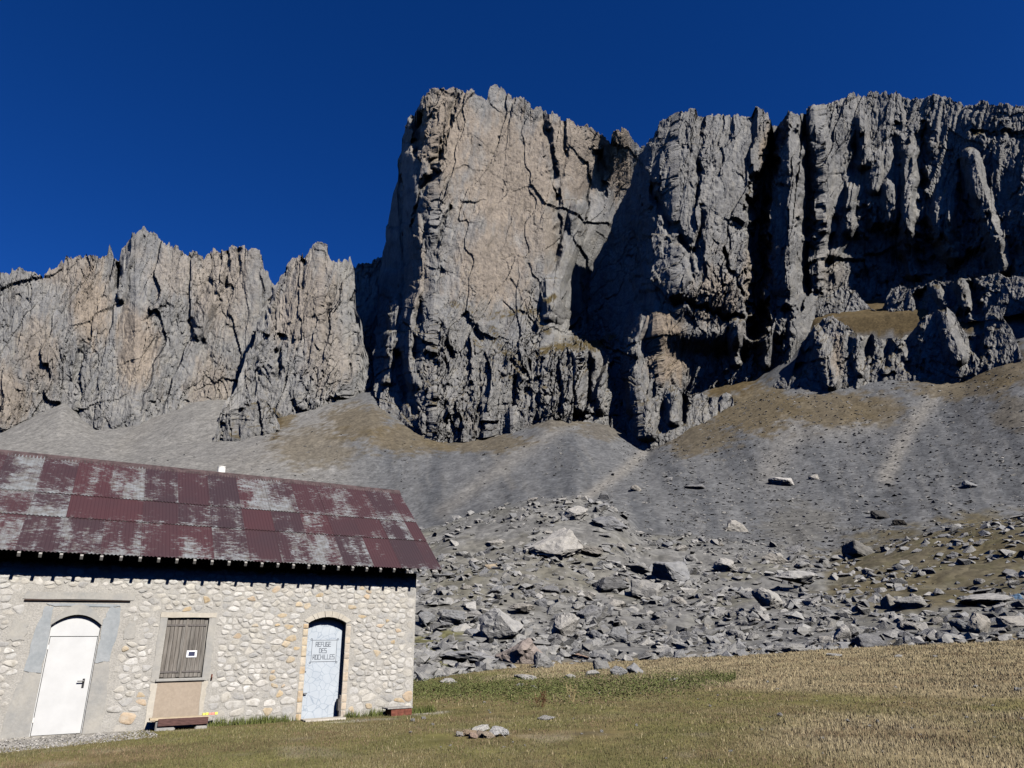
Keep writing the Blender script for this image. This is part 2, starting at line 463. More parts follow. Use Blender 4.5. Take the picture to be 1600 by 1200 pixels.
GREY = np.array((0.200, 0.197, 0.190)); GREY2 = np.array((0.150, 0.152, 0.154)); WARM = np.array((0.255, 0.203, 0.150)); PALE = np.array((0.25, 0.238, 0.213)); TURF = np.array((0.085, 0.066, 0.031))

def cliff(name, u0, u1, step, sky, base, Dfun, seed, amp=1.0, jag=1.0, carve=(), warm=(), turf=(), flute=0.0, tall=1.0, back=60, tone=1.0, turf_up=0.72, calm=None):
    us = np.arange(u0, u1 + step, step)
    sx = np.array([p[0] for p in sky], float); sy = np.array([p[1] for p in sky], float)
    bx = np.array([p[0] for p in base], float); by = np.array([p[1] for p in base], float)
    top = np.interp(us, sx, sy); bot = np.interp(us, bx, by)
    z1 = np.zeros_like(us)
    r1, _ = facets(us / 17 + 0.2, z1 + 0.5, seed + 70); r2, _ = facets(us / 7, z1 + 0.5, seed + 71); r3 = vnoise(us / 2.6, z1 + .3, seed + 72)
    top = top - jag * (4.0 * r1 + 3.0 * r2 + 1.6 * r3 - 1.5)
    nv = int((bot - top).max() / (step * 1.08))
    t = np.linspace(0, 1, nv)[:, None]
    U = np.repeat(us[None, :], nv, 0); Yp = top[None, :] + (bot - top)[None, :] * t
    # relief (metres, + is away from the camera)
    D0 = Dfun(U, Yp)
    jr = int(np.argmin(D0[nv // 2])); G = np.clip(D0 - D0[:, jr:jr + 1], -60, 160) / 0.27
    # two joint sets: grain measured along the wall, whichever way the wall runs
    wob_ = 12 * fbm(U / 80, Yp / 110, seed + 1, 3) + 1.2 * fbm(U / 14, Yp / 22, seed + 2, 2); wy = Yp + 16 * fbm(U / 60, Yp / 70, seed + 3, 3)
    su_ = np.abs(np.gradient(D0, axis=1)) / step; atf = 1 / (1 + (su_ / 0.45) ** 2); atm = 1 / (1 + (su_ / 1.1) ** 2)
    wx = U - 0.3 * G + wob_; wq = U + 0.3 * G + wob_ + 0.20 * (wy - 400)
    wx = wx + 0.20 * (wy - 400)                        # joints lean
    tl = tall
    rot = lambda a, x: (x * math.cos(a) - wy * math.sin(a), x * math.sin(a) + wy * math.cos(a))
    xz, yz = rot(0.22, wx); xb, yb = rot(-0.30, wq); xc, yc = rot(0.35, wx)
    fZ, cZ = facets(xz / 118, yz / (185 * tl), seed + 9); fA, cA = facets(wq / 56, wy / (108 * tl), seed + 10); fB, cB = facets(xb / 27, yb / (52 * tl), seed + 11)
    fC, cC = facets(xc / 12, yc / (21 * tl), seed + 12); fD, cD = facets(wq / 5, wy / (8.5 * tl), seed + 13)
    fZ = 0.25 * fZ + 0.8 * crags(xz / 105, yz / (170 * tl), seed + 14); fA = 0.22 * fA + 0.85 * crags(wq / 50, wy / (105 * tl), seed + 15); fB = 0.5 * fB + 0.65 * crags(xb / 24, yb / (50 * tl), seed + 16)
    pv = 0.35 + 0.95 * sstep(-0.3, 0.35, fbm(U / 90, Yp / 90, seed + 5, 2))
    A2 = amp * (calm(U, Yp) if calm else 1.0)
    rel = amp * 5.5 * fZ + (0.4 * amp + 0.6 * A2) * 4.2 * fA + A2 * (2.3 * atm * fB + pv * atf * (1.15 * fC + 0.85 * fD + 0.3 * (1 - cC)) + 0.2 * atm * (1 - cB)) + A2 * (3.4 * flakes(wx, wy, 52, seed + 60) + 1.0 * pv * flakes(xb, yb, 21, seed + 63)) + 0.6 * atf * fbm(U / 5, Yp / 8, seed + 6, 3)
    rel_n = rel; rel = np.zeros_like(rel)
    if flute is not None:
        fl = flute(U, Yp) if callable(flute) else flute
        rg = np.abs(vnoise(wx / 26, wy / 190, seed + 20)) + 0.6 * np.abs(vnoise(wx / 11, wy / 90, seed + 21)) + 0.3 * np.abs(vnoise(wx / 5, wy / 34, seed + 22))
        rel = rel + fl * (0.55 - rg) * 1.2
    WX = 8 * fbm(U / 26, Yp / 34, seed + 30, 3); WY = 14 * fbm(U / 30, Yp / 40, seed + 31, 3)
    WW = 0.75 + 1.1 * np.clip(0.5 + fbm(U / 16, Yp / 22, seed + 32, 3) * 1.6, 0, 1); WD = np.clip(0.7 + 0.9 * fbm(U / 50, Yp / 50, seed + 33, 2), 0.2, 1.1)
    WXs = 8 * fbm(U / 30, Yp / 50, seed + 34, 3)
    for pts, wd, dep in carve:
        d = poly_dist(U + WXs, Yp, pts) if dep < 0 else poly_dist(U + WX, Yp + WY, pts)
        wv = wd * WW
        if dep < 0: rel = rel + dep * np.clip(1.5 - d / wd, 0, 1) ** 0.75
        elif dep > 12: rel = rel + dep * np.clip(1.3 - d / (0.5 * wd + 0.5 * wv), 0, 1) ** 0.8
        else: rel = rel + dep * WD * np.clip(1.15 - d / wv, 0, 1)
    az, te = ray(U, Yp)
    P0 = np.stack([D0 * np.sin(az), D0 * np.cos(az), EYE + D0 * te], -1)
    N0 = np.cross(np.gradient(P0, axis=0), np.gradient(P0, axis=1)); N0 /= np.linalg.norm(N0, axis=-1, keepdims=True) + 1e-9
    rad = np.stack([np.sin(az), np.cos(az), te * 0], -1)
    N0 *= np.where((N0 * rad).sum(-1, keepdims=True) > 0, 1, -1); N0[..., 2] *= 0.15
    wl_ = (1 / (1 + (su_ / 1.0) ** 2) * (1 - np.exp(-((U - 1232) / 34) ** 4)))[..., None]; N0 = N0 * (0.65 * wl_) + rad * (0.5 + 0.6 * (1 - wl_)); N0 /= np.linalg.norm(N0, axis=-1, keepdims=True)
    Pd = P0 + N0 * rel_n[..., None] + np.stack([np.sin(az), np.cos(az), te], -1) * rel[..., None]                       # broken out along the wall's own normal
    X, Y, Z = Pd[..., 0], Pd[..., 1], Pd[..., 2]
    # normals for turf and tint
    P = np.stack([X, Y, Z], -1)
    du = np.gradient(P, axis=1); dv = np.gradient(P, axis=0)
    N = np.cross(dv, du); N /= np.linalg.norm(N, axis=-1, keepdims=True) + 1e-9
    up = np.abs(N[..., 2]) * (np.sign(N[..., 2]))
    if np.median(N[..., 1]) > 0: up = -up
    # colour
    n1 = fbm(U / 45, Yp / 60, seed + 40, 4); n2 = fbm(U / 9, Yp / 26, seed + 41, 4); st = fbm(wx / 7, wy / 90, seed + 42, 3)
    def mixc(C, c, m): m = np.clip(m, 0, 1)[..., None]; return C * (1 - m) + c * m
    C = np.zeros(U.shape + (3,)) + GREY
    C = mixc(C, GREY2, sstep(-0.2, 0.4, st + 0.5 * n1) * 0.75)
    C = mixc(C, PALE, sstep(0.05, 0.45, n2) * 0.5)
    W = np.zeros(U.shape)
    for cx, cy, rx, ry, s in warm:
        q = np.hypot((U - cx) / rx, (Yp - cy) / ry) + 0.5 * n1 + 0.5 * n2 + 0.3 * st
        W = np.maximum(W, (1 - sstep(0.45, 1.25, q)) * s)
    C = mixc(C, WARM, W * 0.85)
    C = mixc(C, WARM, sstep(0.25, 0.5, hsh(np.floor(fB * 40), np.floor(fA * 40), 3) * 0.0 + n1 + 0.3 * st) * 0.15)
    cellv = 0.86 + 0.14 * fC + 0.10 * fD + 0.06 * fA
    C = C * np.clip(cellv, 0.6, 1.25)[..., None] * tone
    T = np.zeros(U.shape)
    for pts, wd in turf:
        d = poly_dist(U + 5 * n2 * 2, Yp + 4 * n1, pts)
        T = np.maximum(T, 1 - sstep(0.5, 1.1, d / wd + 0.5 * n2))
    Tn = sstep(turf_up - 0.12, turf_up + 0.1, up + 0.12 * n2)
    C = mixc(C, TURF * (0.85 + 0.3 * n2[..., None]), np.maximum(T * sstep(0.12, 0.5, up + 0.3 * n2), Tn * 0.85))
    # back side: the massif goes on behind the skyline and falls away
    rowsP = []; colsC = []
    hd = np.stack([np.sin(az[0]), np.cos(az[0])], -1)
    for k, (b, dz) in enumerate(((1.5, .6), (4, 1.0), (9, 1.5), (min(18, back * .4), 2.5), (back * .6, 5), (back, 40), (back * 1.2, 240))):
        q = P[0].copy(); q[:, :2] += hd * (b + 1.2 * vnoise(us / 9, z1 + k * 3.1, seed + 80)[:, None]); q[:, 2] -= dz * (1 + 0.3 * vnoise(us / 14, z1 + k, seed + 81)); rowsP.append(q); colsC.append(C[0])
    P = np.concatenate([np.array(rowsP[::-1]), P]); C = np.concatenate([np.array(colsC[::-1]), C])
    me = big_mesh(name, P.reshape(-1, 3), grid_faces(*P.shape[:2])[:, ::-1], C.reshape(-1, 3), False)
    return tag(link(me, name, M_cliff), kind='structure')

# main massif in three bodies: the tall tower, the ribbed buttress standing in front of its gully, the dark right-hand wall
YR = [180, 330, 450, 520, 565, 660]
T_U = [570, 585, 600, 625, 645, 660, 680, 800, 850, 900, 940, 960, 1000, 1090]
T_V = [[135, 110, 80, 44, 22, 6, 0, 12, 16, 24, 32, 36, 50, 64], [130, 105, 76, 42, 22, 8, 0, 12, 16, 42, 70, 80, 92, 100], [115, 92, 66, 38, 20, 8, 0, 10, 14, 70, 90, 98, 104, 108],
       [96, 76, 56, 34, 18, 8, 1, 6, 10, 66, 84, 90, 94, 96], [76, 60, 46, 28, 13, 6, 2, 4, 4, 8, 16, 20, 30, 40], [40, 30, 24, 14, 8, 2, -4, -4, -2, 2, 4, 4, 10, 20]]
C_U = [845, 900, 940, 975, 1000, 1030, 1060, 1120, 1170, 1190, 1207, 1235, 1258, 1275, 1350]
C_V = [[112, 80, 56, 35, 19, 0, -10, -8, 0, 10, 18, 8, 16, 30, 70], [112, 80, 56, 35, 19, 0, -12, -10, 0, 8, 16, 8, 16, 30, 70], [108, 76, 52, 31, 15, -6, -14, -10, -2, 6, 16, 8, 18, 32, 70], [104, 72, 48, 26, 10, -8, -4, 4, 6, 12, 18, 10, 22, 34, 70], [70, 48, 32, 16, 3, -2, 10, 20, 22, 24, 26, 18, 30, 40, 70], [44, 28, 16, 5, -6, 2, 22, 30, 32, 32, 32, 32, 36, 44, 70]]
W_U = [1262, 1275, 1285, 1350, 1400, 1500, 1600, 1700]
W_V = [[34, 27, 25, 38, 38, 32, 22, 12], [42, 34, 31, 38, 38, 30, 20, 8], [42, 34, 31, 52, 52, 38, 24, 6], [48, 40, 38, 56, 55, 42, 26, 8], [52, 46, 44, 60, 58, 42, 24, 4], [56, 50, 48, 62, 60, 46, 28, 8]]
def massif_D(us, vals):
    def f(U, Y):
        bl = np.interp(U, [570, 640, 700, 800, 900, 1000, 1100, 1250, 1400, 1700], [640, 665, 680, 660, 645, 680, 630, 600, 590, 560])
        slab = sstep(470, 640, Y) * sstep(620, 680, U) * (1 - sstep(900, 980, U))
        return 266 + np.maximum(0, bl - Y) * 0.085 - slab * 8 + table(U, Y, us, YR, vals)
    return f
SKY_T = [(570, 640), (583, 600), (588, 520), (592, 430), (600, 392), (612, 340), (624, 275), (630, 215), (640, 190), (650, 172), (664, 152), (672, 143), (700, 147), (712, 141), (735, 147), (752, 156), (761, 160), (765, 138), (775, 131), (786, 134), (800, 150), (815, 152), (828, 166), (850, 172), (870, 178), (890, 186), (905, 197), (920, 201), (938, 213), (951, 226), (955, 207), (968, 208), (980, 216), (992, 230), (998, 238), (1008, 232), (1016, 231), (1030, 242), (1080, 262)]
SKY_C = [(845, 590), (852, 575), (862, 545), (900, 468), (940, 402), (975, 340), (1000, 292), (1012, 256), (1018, 240), (1024, 234), (1031, 228), (1040, 206), (1060, 190), (1085, 183), (1120, 178), (1140, 176), (1165, 182), (1195, 190), (1204, 206), (1215, 212), (1224, 200), (1235, 188), (1260, 183), (1275, 186), (1345, 192)]
SKY_W = [(1262, 640), (1263.5, 420), (1265, 250), (1267, 168), (1290, 165), (1320, 158), (1350, 150), (1385, 146), (1408, 148), (1416, 152), (1440, 150), (1465, 147), (1485, 150), (1510, 162), (1540, 162), (1575, 168), (1610, 170), (1700, 178)]
BASE_M = [(570, 700), (600, 700), (700, 735), (800, 715), (900, 700), (1000, 735), (1100, 690), (1250, 660), (1400, 640), (1700, 600)]
CARVE_M = [
    ([(849, 168), (853, 200), (862, 260), (868, 310), (873, 350), (866, 400)], 5, 9), ([(882, 185), (883, 240), (872, 300), (866, 330)], 3, 4),
    ([(713, 146), (702, 190), (690, 240), (670, 300), (655, 335), (650, 360)], 5, 8), ([(747, 235), (725, 272)], 2.5, 2.5), ([(702, 330), (684, 362), (679, 400), (690, 430)], 4, 5),
    ([(655, 182), (658, 240)], 9, 15), ([(800, 440), (815, 480), (832, 520)], 1.6, 1.5), ([(826, 420), (838, 440), (850, 480)], 2.0, 2.5),
    ([(690, 205), (683, 260), (672, 300)], 3, 5),
    ([(640, 240), (648, 330), (652, 430), (640, 520), (648, 600)], 10, -6), ([(618, 470), (620, 540), (612, 600)], 7, -9),
    ([(972, 214), (966, 280), (950, 340), (915, 400), (880, 470)], 24, -10), ([(905, 330), (895, 380), (868, 440), (862, 500)], 11, -10),
    ([(930, 250), (932, 300)], 10, 6),
    ([(1095, 185), (1093, 260), (1090, 330)], 3.5, 6), ([(1128, 185), (1124, 260), (1118, 300)], 2.5, 4), ([(1060, 195), (1052, 250)], 3, 4),
    ([(1035, 310), (1050, 350), (1078, 400), (1082, 440)], 6, 8), ([(1100, 330), (1088, 400), (1095, 430)], 4, 6), ([(1130, 400), (1150, 440), (1170, 480)], 4, 6),
    ([(1216, 212), (1205, 250), (1190, 290), (1180, 330), (1184, 430), (1180, 490), (1186, 520)], 13, 40),
    ([(1243, 190), (1230, 240), (1222, 300), (1218, 360), (1222, 445)], 16, -5), ([(1258, 190), (1262, 300), (1260, 440)], 9, 20),
    ([(1270, 175), (1285, 240), (1290, 310), (1280, 370), (1272, 450)], 10, -8),
    ([(1345, 195), (1350, 260)], 9, -7), ([(1330, 300), (1322, 360), (1300, 400)], 8, -8), ([(1420, 240), (1424, 320), (1420, 400), (1432, 430)], 9, -9), ([(1390, 300), (1395, 350)], 9, -7), ([(1370, 250), (1365, 300)], 9, -6),
    ([(1478, 310), (1472, 370), (1490, 400)], 14, -9), ([(1520, 250), (1540, 330), (1570, 420)], 12, -9), ([(1445, 200), (1440, 300), (1455, 380)], 9, 9), ([(1500, 260), (1510, 340)], 8, 8),
    ([(1340, 220), (1330, 270)], 7, 8), ([(1405, 200), (1398, 260)], 7, 7), ([(1530, 215), (1610, 222)], 5, 5),
    ([(1290, 400), (1350, 390), (1450, 410), (1560, 400)], 40, 9),
    ([(1060, 478), (1100, 486), (1150, 500), (1185, 490)], 6, 7), ([(1140, 520), (1138, 560)], 6, 6), ([(1165, 510), (1160, 560)], 5, 7), ([(1235, 490), (1225, 540)], 8, 9),
    ([(1200, 500), (1195, 570)], 9, -8), ([(1150, 510), (1150, 570)], 8, -6), ([(1005, 500), (995, 570), (1000, 640)], 12, -8),
    ([(900, 560), (905, 640)], 8, -7), ([(880, 560), (882, 620)], 5, 7), ([(930, 560), (935, 640)], 8, -8), ([(917, 570), (918, 640)], 5, 8), ([(955, 570), (960, 650)], 10, 8), ([(805, 600), (800, 645)], 6, 7), ([(690, 520), (700, 560)], 6, 6), ([(725, 500), (745, 530)], 7, 8), ([(760, 640), (770, 610)], 8, -5), ([(735, 600), (725, 660)], 5, 5), ([(695, 640), (690, 670)], 5, 6),
    ([(630, 560), (640, 620), (660, 650)], 6, 8), ([(663, 480), (655, 560)], 5, 6),
]
WARM_M = [(800, 280, 95, 120, .75), (700, 220, 60, 90, .8), (770, 420, 75, 80, .7), (900, 240, 60, 80, .75), (965, 265, 20, 70, .9), (1195, 260, 22, 60, .95), (1045, 545, 32, 70, 1.0), (1120, 470, 40, 45, .6), (650, 420, 22, 80, .5), (1170, 440, 15, 60, .6), (1485, 380, 20, 30, .6), (840, 360, 40, 60, .6), (1300, 430, 20, 40, .3)]
TURF_M = [([(705, 480), (760, 500), (800, 492), (835, 488), (862, 470)], 7), ([(770, 520), (790, 560), (815, 585), (800, 600)], 9), ([(845, 560), (880, 550), (920, 545), (965, 535)], 10), ([(840, 500), (848, 530)], 5), ([(1065, 492), (1110, 500)], 4), ([(1515, 213), (1610, 217)], 4), ([(1195, 480), (1215, 470)], 5), ([(740, 540), (750, 545)], 5)]
def massif_flute(U, Y):
    return 0.2 + 1.5 * sstep(1010, 1060, U) * (1 - sstep(400, 470, Y) * 0.6) + 1.8 * sstep(500, 580, Y) * (1 - sstep(1000, 1030, U)) + 0.2 * sstep(1250, 1300, U)
def massif_calm(U, Y):
    c = 1.0 - 0.72 * sstep(670, 720, U) * (1 - sstep(890, 930, U)) * (1 - sstep(440, 490, Y)) * sstep(150, 200, Y)
    c = c - 0.5 * np.exp(-((U - 1075) / 45) ** 2 - ((Y - 545) / 40) ** 2)
    c = c - 0.35 * sstep(1030, 1060, U) * (1 - sstep(1170, 1200, U)) * (1 - sstep(400, 450, Y))
    return c * (1 - 0.28 * sstep(1270, 1320, U)) * (1 + 0.3 * sstep(500, 540, Y) * (1 - sstep(1000, 1040, U)))
near = lambda a, b: [c for c in CARVE_M if a <= sum(p[0] for p in c[0]) / len(c[0]) <= b]
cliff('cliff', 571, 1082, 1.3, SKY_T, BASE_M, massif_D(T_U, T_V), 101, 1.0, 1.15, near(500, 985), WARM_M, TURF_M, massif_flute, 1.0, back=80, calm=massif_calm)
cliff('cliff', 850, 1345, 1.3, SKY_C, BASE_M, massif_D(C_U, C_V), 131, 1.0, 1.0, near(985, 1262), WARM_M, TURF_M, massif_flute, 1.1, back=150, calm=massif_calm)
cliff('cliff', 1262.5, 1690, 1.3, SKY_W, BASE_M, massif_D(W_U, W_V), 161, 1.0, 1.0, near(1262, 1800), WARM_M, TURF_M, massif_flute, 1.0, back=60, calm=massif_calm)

# jagged ridge to the left
SKY_L = [(-90, 440), (0, 428), (40, 426), (66, 441), (80, 425), (100, 409), (125, 404), (155, 408), (167, 402), (170, 384), (173, 384), (179, 408), (190, 404), (195, 385), (206, 368), (221, 354), (238, 358), (250, 372), (257, 386), (275, 384), (290, 394), (312, 400), (335, 392), (352, 395), (365, 384), (372, 388), (388, 392), (399, 392), (405, 392), (409, 422), (424, 440), (432, 452), (450, 470), (560, 520)]
LU = [-90, 0, 100, 190, 215, 260, 330, 400, 450, 560]
LV = [[20, 14, 12, 12, -4, -2, 2, -4, 14, 30], [18, 12, 8, 2, -8, -2, 2, 4, 20, 30], [10, 6, 14, -6, -10, 0, 2, 6, 16, 20]]
def ridge_D(U, Y):
    bl = np.interp(U, [-90, 200, 450], [690, 690, 640])
    return 345 + np.maximum(0, bl - Y) * 0.16 + table(U, Y, LU, [420, 540, 670], LV)
cliff('ridge', -80, 560, 1.35, SKY_L, [(-90, 760), (0, 755), (200, 740), (400, 700), (560, 690)], ridge_D, 202, 0.85, 1.5,
      [([(184, 425), (184, 452)], 5, 9), ([(205, 400), (190, 470)], 6, -5), ([(225, 370), (215, 430)], 4, 3), ([(358, 400), (352, 440)], 4, 6), ([(375, 395), (372, 430)], 3.5, 5), ([(300, 500), (330, 560)], 5, 4), ([(310, 520), (345, 430)], 9, -6), ([(130, 545), (120, 600)], 7, 5), ([(330, 440), (340, 470)], 5, 4)],
      [(140, 475, 40, 70, .8), (215, 545, 32, 70, .75), (345, 440, 55, 90, .5), (60, 560, 40, 60, .5), (5, 625, 40, 60, .6), (330, 600, 40, 50, .5), (110, 430, 50, 30, .5), (270, 430, 40, 40, .4)], [], 1.5, 1.3, back=60, tone=1.05, turf_up=0.86)

# nearer ridge end, pinnacled
SKY_R = [(335, 690), (345, 655), (365, 622), (372, 600), (385, 560), (398, 535), (405, 505), (420, 470), (432, 448), (445, 432), (460, 413), (475, 407), (484, 396), (492, 385), (500, 383), (508, 392), (513, 408), (530, 414), (540, 412), (545, 402), (550, 416), (553, 440), (556, 500), (562, 560), (575, 600), (600, 640)]
def spur_D(U, Y):
    bl = np.interp(U, [340, 450, 600], [680, 650, 600])
    return 304 + np.maximum(0, bl - Y) * 0.15 + table(U, Y, [335, 400, 430, 470, 500, 535, 552, 600], [430, 560, 670], [[30, 20, 10, 0, -4, 4, 12, 40], [14, 8, 2, -2, 0, 4, 12, 40], [2, -2, 0, 0, 2, 4, 10, 30]])
cliff('spur', 337, 596, 1.3, SKY_R, [(335, 725), (450, 705), (600, 660)], spur_D, 303, 0.85, 1.4,
      [([(443, 535), (435, 600)], 5, 7), ([(405, 590), (400, 630)], 5, 6), ([(478, 420), (474, 455)], 4, 5), ([(395, 520), (405, 500)], 6, 5), ([(460, 640), (470, 655)], 5, 6), ([(425, 470), (418, 500)], 4, 4)],
      [(480, 480, 50, 90, .55), (510, 560, 40, 60, .4), (440, 500, 20, 40, .4)], [([(425, 645), (440, 665), (420, 690)], 9)], 1.8, 1.2, back=40, tone=1.08, turf_up=0.86)
# shaded wall closing the notch behind the tower
cliff('notch_wall', 520, 660, 1.6, [(520, 430), (545, 405), (556, 412), (566, 405), (580, 408), (586, 402), (600, 400), (660, 395)], [(520, 680), (660, 660)],
      lambda U, Y: 372 + np.maximum(0, 640 - Y) * 0.10, 404, 0.9, 1.0, [], [], [], 1.5, 1.0, back=40)
# low rock bands and outcrops standing out of the turf
def band(name, sky, base, Db, seed, lean=0.12, amp=0.5, flute=0.9, carve=(), warm=(), turf=(), jag=0.5, us=None):
    f = (lambda U, Y: np.interp(U, [p[0] for p in Db], [p[1] for p in Db]) + np.maximum(0, np.interp(U, [p[0] for p in base], [p[1] for p in base]) - 20 - Y) * lean)
    return cliff(name, sky[0][0], sky[-1][0], 1.3, sky, base, f, seed, amp, jag, carve, warm, turf, flute, 0.7, back=14, turf_up=0.68)
band('rock_band', [(1262, 520), (1270, 486), (1285, 470), (1300, 462), (1318, 450), (1335, 452), (1350, 468), (1362, 482), (1375, 490), (1385, 470), (1393, 452), (1410, 448), (1430, 455), (1450, 447), (1475, 444), (1500, 440), (1530, 436), (1560, 428), (1572, 434), (1600, 432), (1700, 425)],
     [(1262, 545), (1400, 530), (1500, 510), (1600, 490), (1700, 470)], [(1262, 306), (1400, 292), (1500, 282), (1600, 272), (1700, 266)], 505, amp=0.6,
     carve=[([(1375, 480), (1385, 500)], 10, 9), ([(1440, 465), (1445, 490)], 8, 8), ([(1470, 460), (1480, 480)], 8, -5), ([(1520, 450), (1530, 480)], 9, 8), ([(1505, 445), (1515, 480)], 7, -5)])
band('rock_band', [(1205, 612), (1216, 592), (1225, 590), (1232, 605), (1240, 575), (1252, 540), (1268, 512), (1285, 497), (1300, 492), (1315, 503), (1330, 518), (1350, 524), (1362, 521), (1375, 532), (1390, 527), (1410, 528), (1425, 518), (1440, 497), (1462, 484), (1480, 482), (1492, 492), (1500, 507), (1512, 522), (1525, 527), (1536, 520), (1543, 492), (1550, 480), (1562, 480), (1570, 500), (1582, 515), (1590, 535), (1600, 560)],
     [(1205, 640), (1300, 632), (1400, 618), (1500, 605), (1600, 580)], [(1205, 272), (1240, 264), (1300, 256), (1400, 258), (1500, 250), (1600, 244)], 606, amp=0.45, lean=0.14,
     carve=[([(1262, 530), (1250, 575)], 12, 9), ([(1360, 525), (1350, 570)], 8, 9), ([(1385, 530), (1385, 575)], 7, 8), ([(1425, 520), (1420, 570)], 14, 11), ([(1525, 520), (1530, 550)], 10, 8), ([(1275, 520), (1290, 560), (1300, 600)], 9, -6), ([(1340, 530), (1345, 580)], 8, -5), ([(1475, 490), (1500, 560)], 10, -6)], warm=[(1310, 560, 10, 40, .7)])
band('rock_outcrop', [(986, 690), (992, 655), (1004, 636), (1018, 630), (1030, 622), (1040, 610), (1052, 606), (1066, 612), (1078, 622), (1090, 612), (1105, 614), (1120, 620), (1135, 612), (1145, 616), (1150, 640)],
     [(986, 715), (1050, 705), (1150, 668)], [(986, 257), (1004, 246), (1050, 247), (1100, 250), (1150, 258)], 707, amp=0.5, lean=0.16, carve=[([(1032, 640), (1028, 670)], 6, 8), ([(1070, 625), (1066, 660)], 6, 8), ([(1110, 620), (1108, 645)], 4, 4), ([(1125, 620), (1124, 645)], 3, 4), ([(1010, 645), (1015, 680)], 9, -5), ([(1050, 620), (1055, 660)], 8, -5)])
band('rock_outcrop', [(338, 700), (345, 672), (352, 655), (365, 646), (380, 640), (395, 632), (405, 628), (418, 634), (428, 652), (436, 668)], [(338, 715), (436, 695)], [(338, 276), (370, 268), (436, 272)], 808, amp=0.6, lean=0.16, carve=[([(352, 670), (350, 690)], 4, 5), ([(375, 650), (372, 680)], 5, 5)])
band('rock_outcrop', [(738, 668), (745, 655), (752, 640), (757, 622), (763, 634), (770, 648), (778, 664)], [(738, 690), (778, 680)], [(738, 258), (758, 249), (778, 254)], 909, amp=0.5)
band('rock_outcrop', [(785, 668), (792, 652), (798, 638), (804, 634), (811, 645), (816, 662)], [(785, 685), (816, 680)], [(785, 256), (800, 247), (816, 253)], 919, amp=0.5)

# ------------------------------------------------------------------ rocks
RNG = np.random.default_rng(7)
def rock_hull(seed, npts=14, flat=1.0):
    r = np.random.default_rng(seed)
    p = r.normal(size=(npts, 3)); p /= np.linalg.norm(p, axis=1, keepdims=True)
    p *= r.uniform(0.78, 1.0, (npts, 1)); p[:, 2] *= flat
    bm = bmesh.new()
    for q in p: bm.verts.new(q)
    res = bmesh.ops.convex_hull(bm, input=bm.verts)
    junk = [g for g in res['geom_interior'] if isinstance(g, bmesh.types.BMVert)] + [g for g in res['geom_unused'] if isinstance(g, bmesh.types.BMVert)]
    if junk: bmesh.ops.delete(bm, geom=list(set(junk)), context='VERTS')
    return bm

def hull_arrays(seed, npts, flat):
    bm = rock_hull(seed, npts, flat); bmesh.ops.triangulate(bm, faces=bm.faces)
    bm.verts.ensure_lookup_table()
    V = np.array([v.co[:] for v in bm.verts]); Fc = np.array([[v.index for v in f.verts] for f in bm.faces]); bm.free()
    V -= (V.max(0) + V.min(0)) / 2; V /= np.abs(V).max(0)
    return V, Fc

def boulder_mesh(seed):
    """angular weathered block: convex hull, chipped edges, stepped bedding planes; unit half-extents, base at z=-1"""
    bm = rock_hull(seed, 11 + seed % 6, 0.9)
    bmesh.ops.bevel(bm, geom=list(bm.edges), offset=0.055, segments=1, affect='EDGES')
    bmesh.ops.triangulate(bm, faces=bm.faces)
    for i in range(3): bmesh.ops.subdivide_edges(bm, edges=[e for e in bm.edges if e.calc_length() > 0.2], cuts=1, use_grid_fill=True)
    bmesh.ops.triangulate(bm, faces=bm.faces)
    V = np.array([v.co[:] for v in bm.verts])
    dirn = np.random.default_rng(seed + 900).normal(size=3); dirn[2] = abs(dirn[2]) + 1.2; dirn /= np.linalg.norm(dirn)
    h = V @ dirn
    fa, _ = facets(V[:, 0] * 1.7 + seed, V[:, 1] * 1.7 + V[:, 2] * 1.1, seed); fb, _ = facets(V[:, 0] * 4 + 3.0, V[:, 2] * 4 + V[:, 1] * 2.2, seed + 3)
    fc, _ = facets(V[:, 1] * 9 + 5.0, V[:, 2] * 9 + V[:, 0] * 5, seed + 6); fl = h * 4.2 + 0.6 * fa; st = (fl - np.floor(fl)) - 0.5
    R = np.linalg.norm(V, axis=1, keepdims=True)
    V = V * (1 + (0.085 * fa + 0.055 * fb + 0.02 * fc + 0.06 * st)[:, None])
    for v, c in zip(bm.verts, V): v.co = c
    me = bpy.data.meshes.new('boulder'); bm.to_mesh(me); bm.free()
    V = np.array([v.co[:] for v in me.vertices]); V -= (V.max(0) + V.min(0)) / 2; V /= np.abs(V).max(0)
    me.vertices.foreach_set('co', V.astype(np.float32).ravel()); me.update()
    me.materials.append(M_boulder)
    return me
BOULDERS = [boulder_mesh(50 + i) for i in range(16)]
LOW = [hull_arrays(300 + i, 9 + i % 4, 0.9) for i in range(12)]
ROCK_TONES = [(0.195, 0.193, 0.188), (0.225, 0.22, 0.208), (0.17, 0.172, 0.175), (0.255, 0.243, 0.222), (0.15, 0.15, 0.152), (0.21, 0.198, 0.178)]

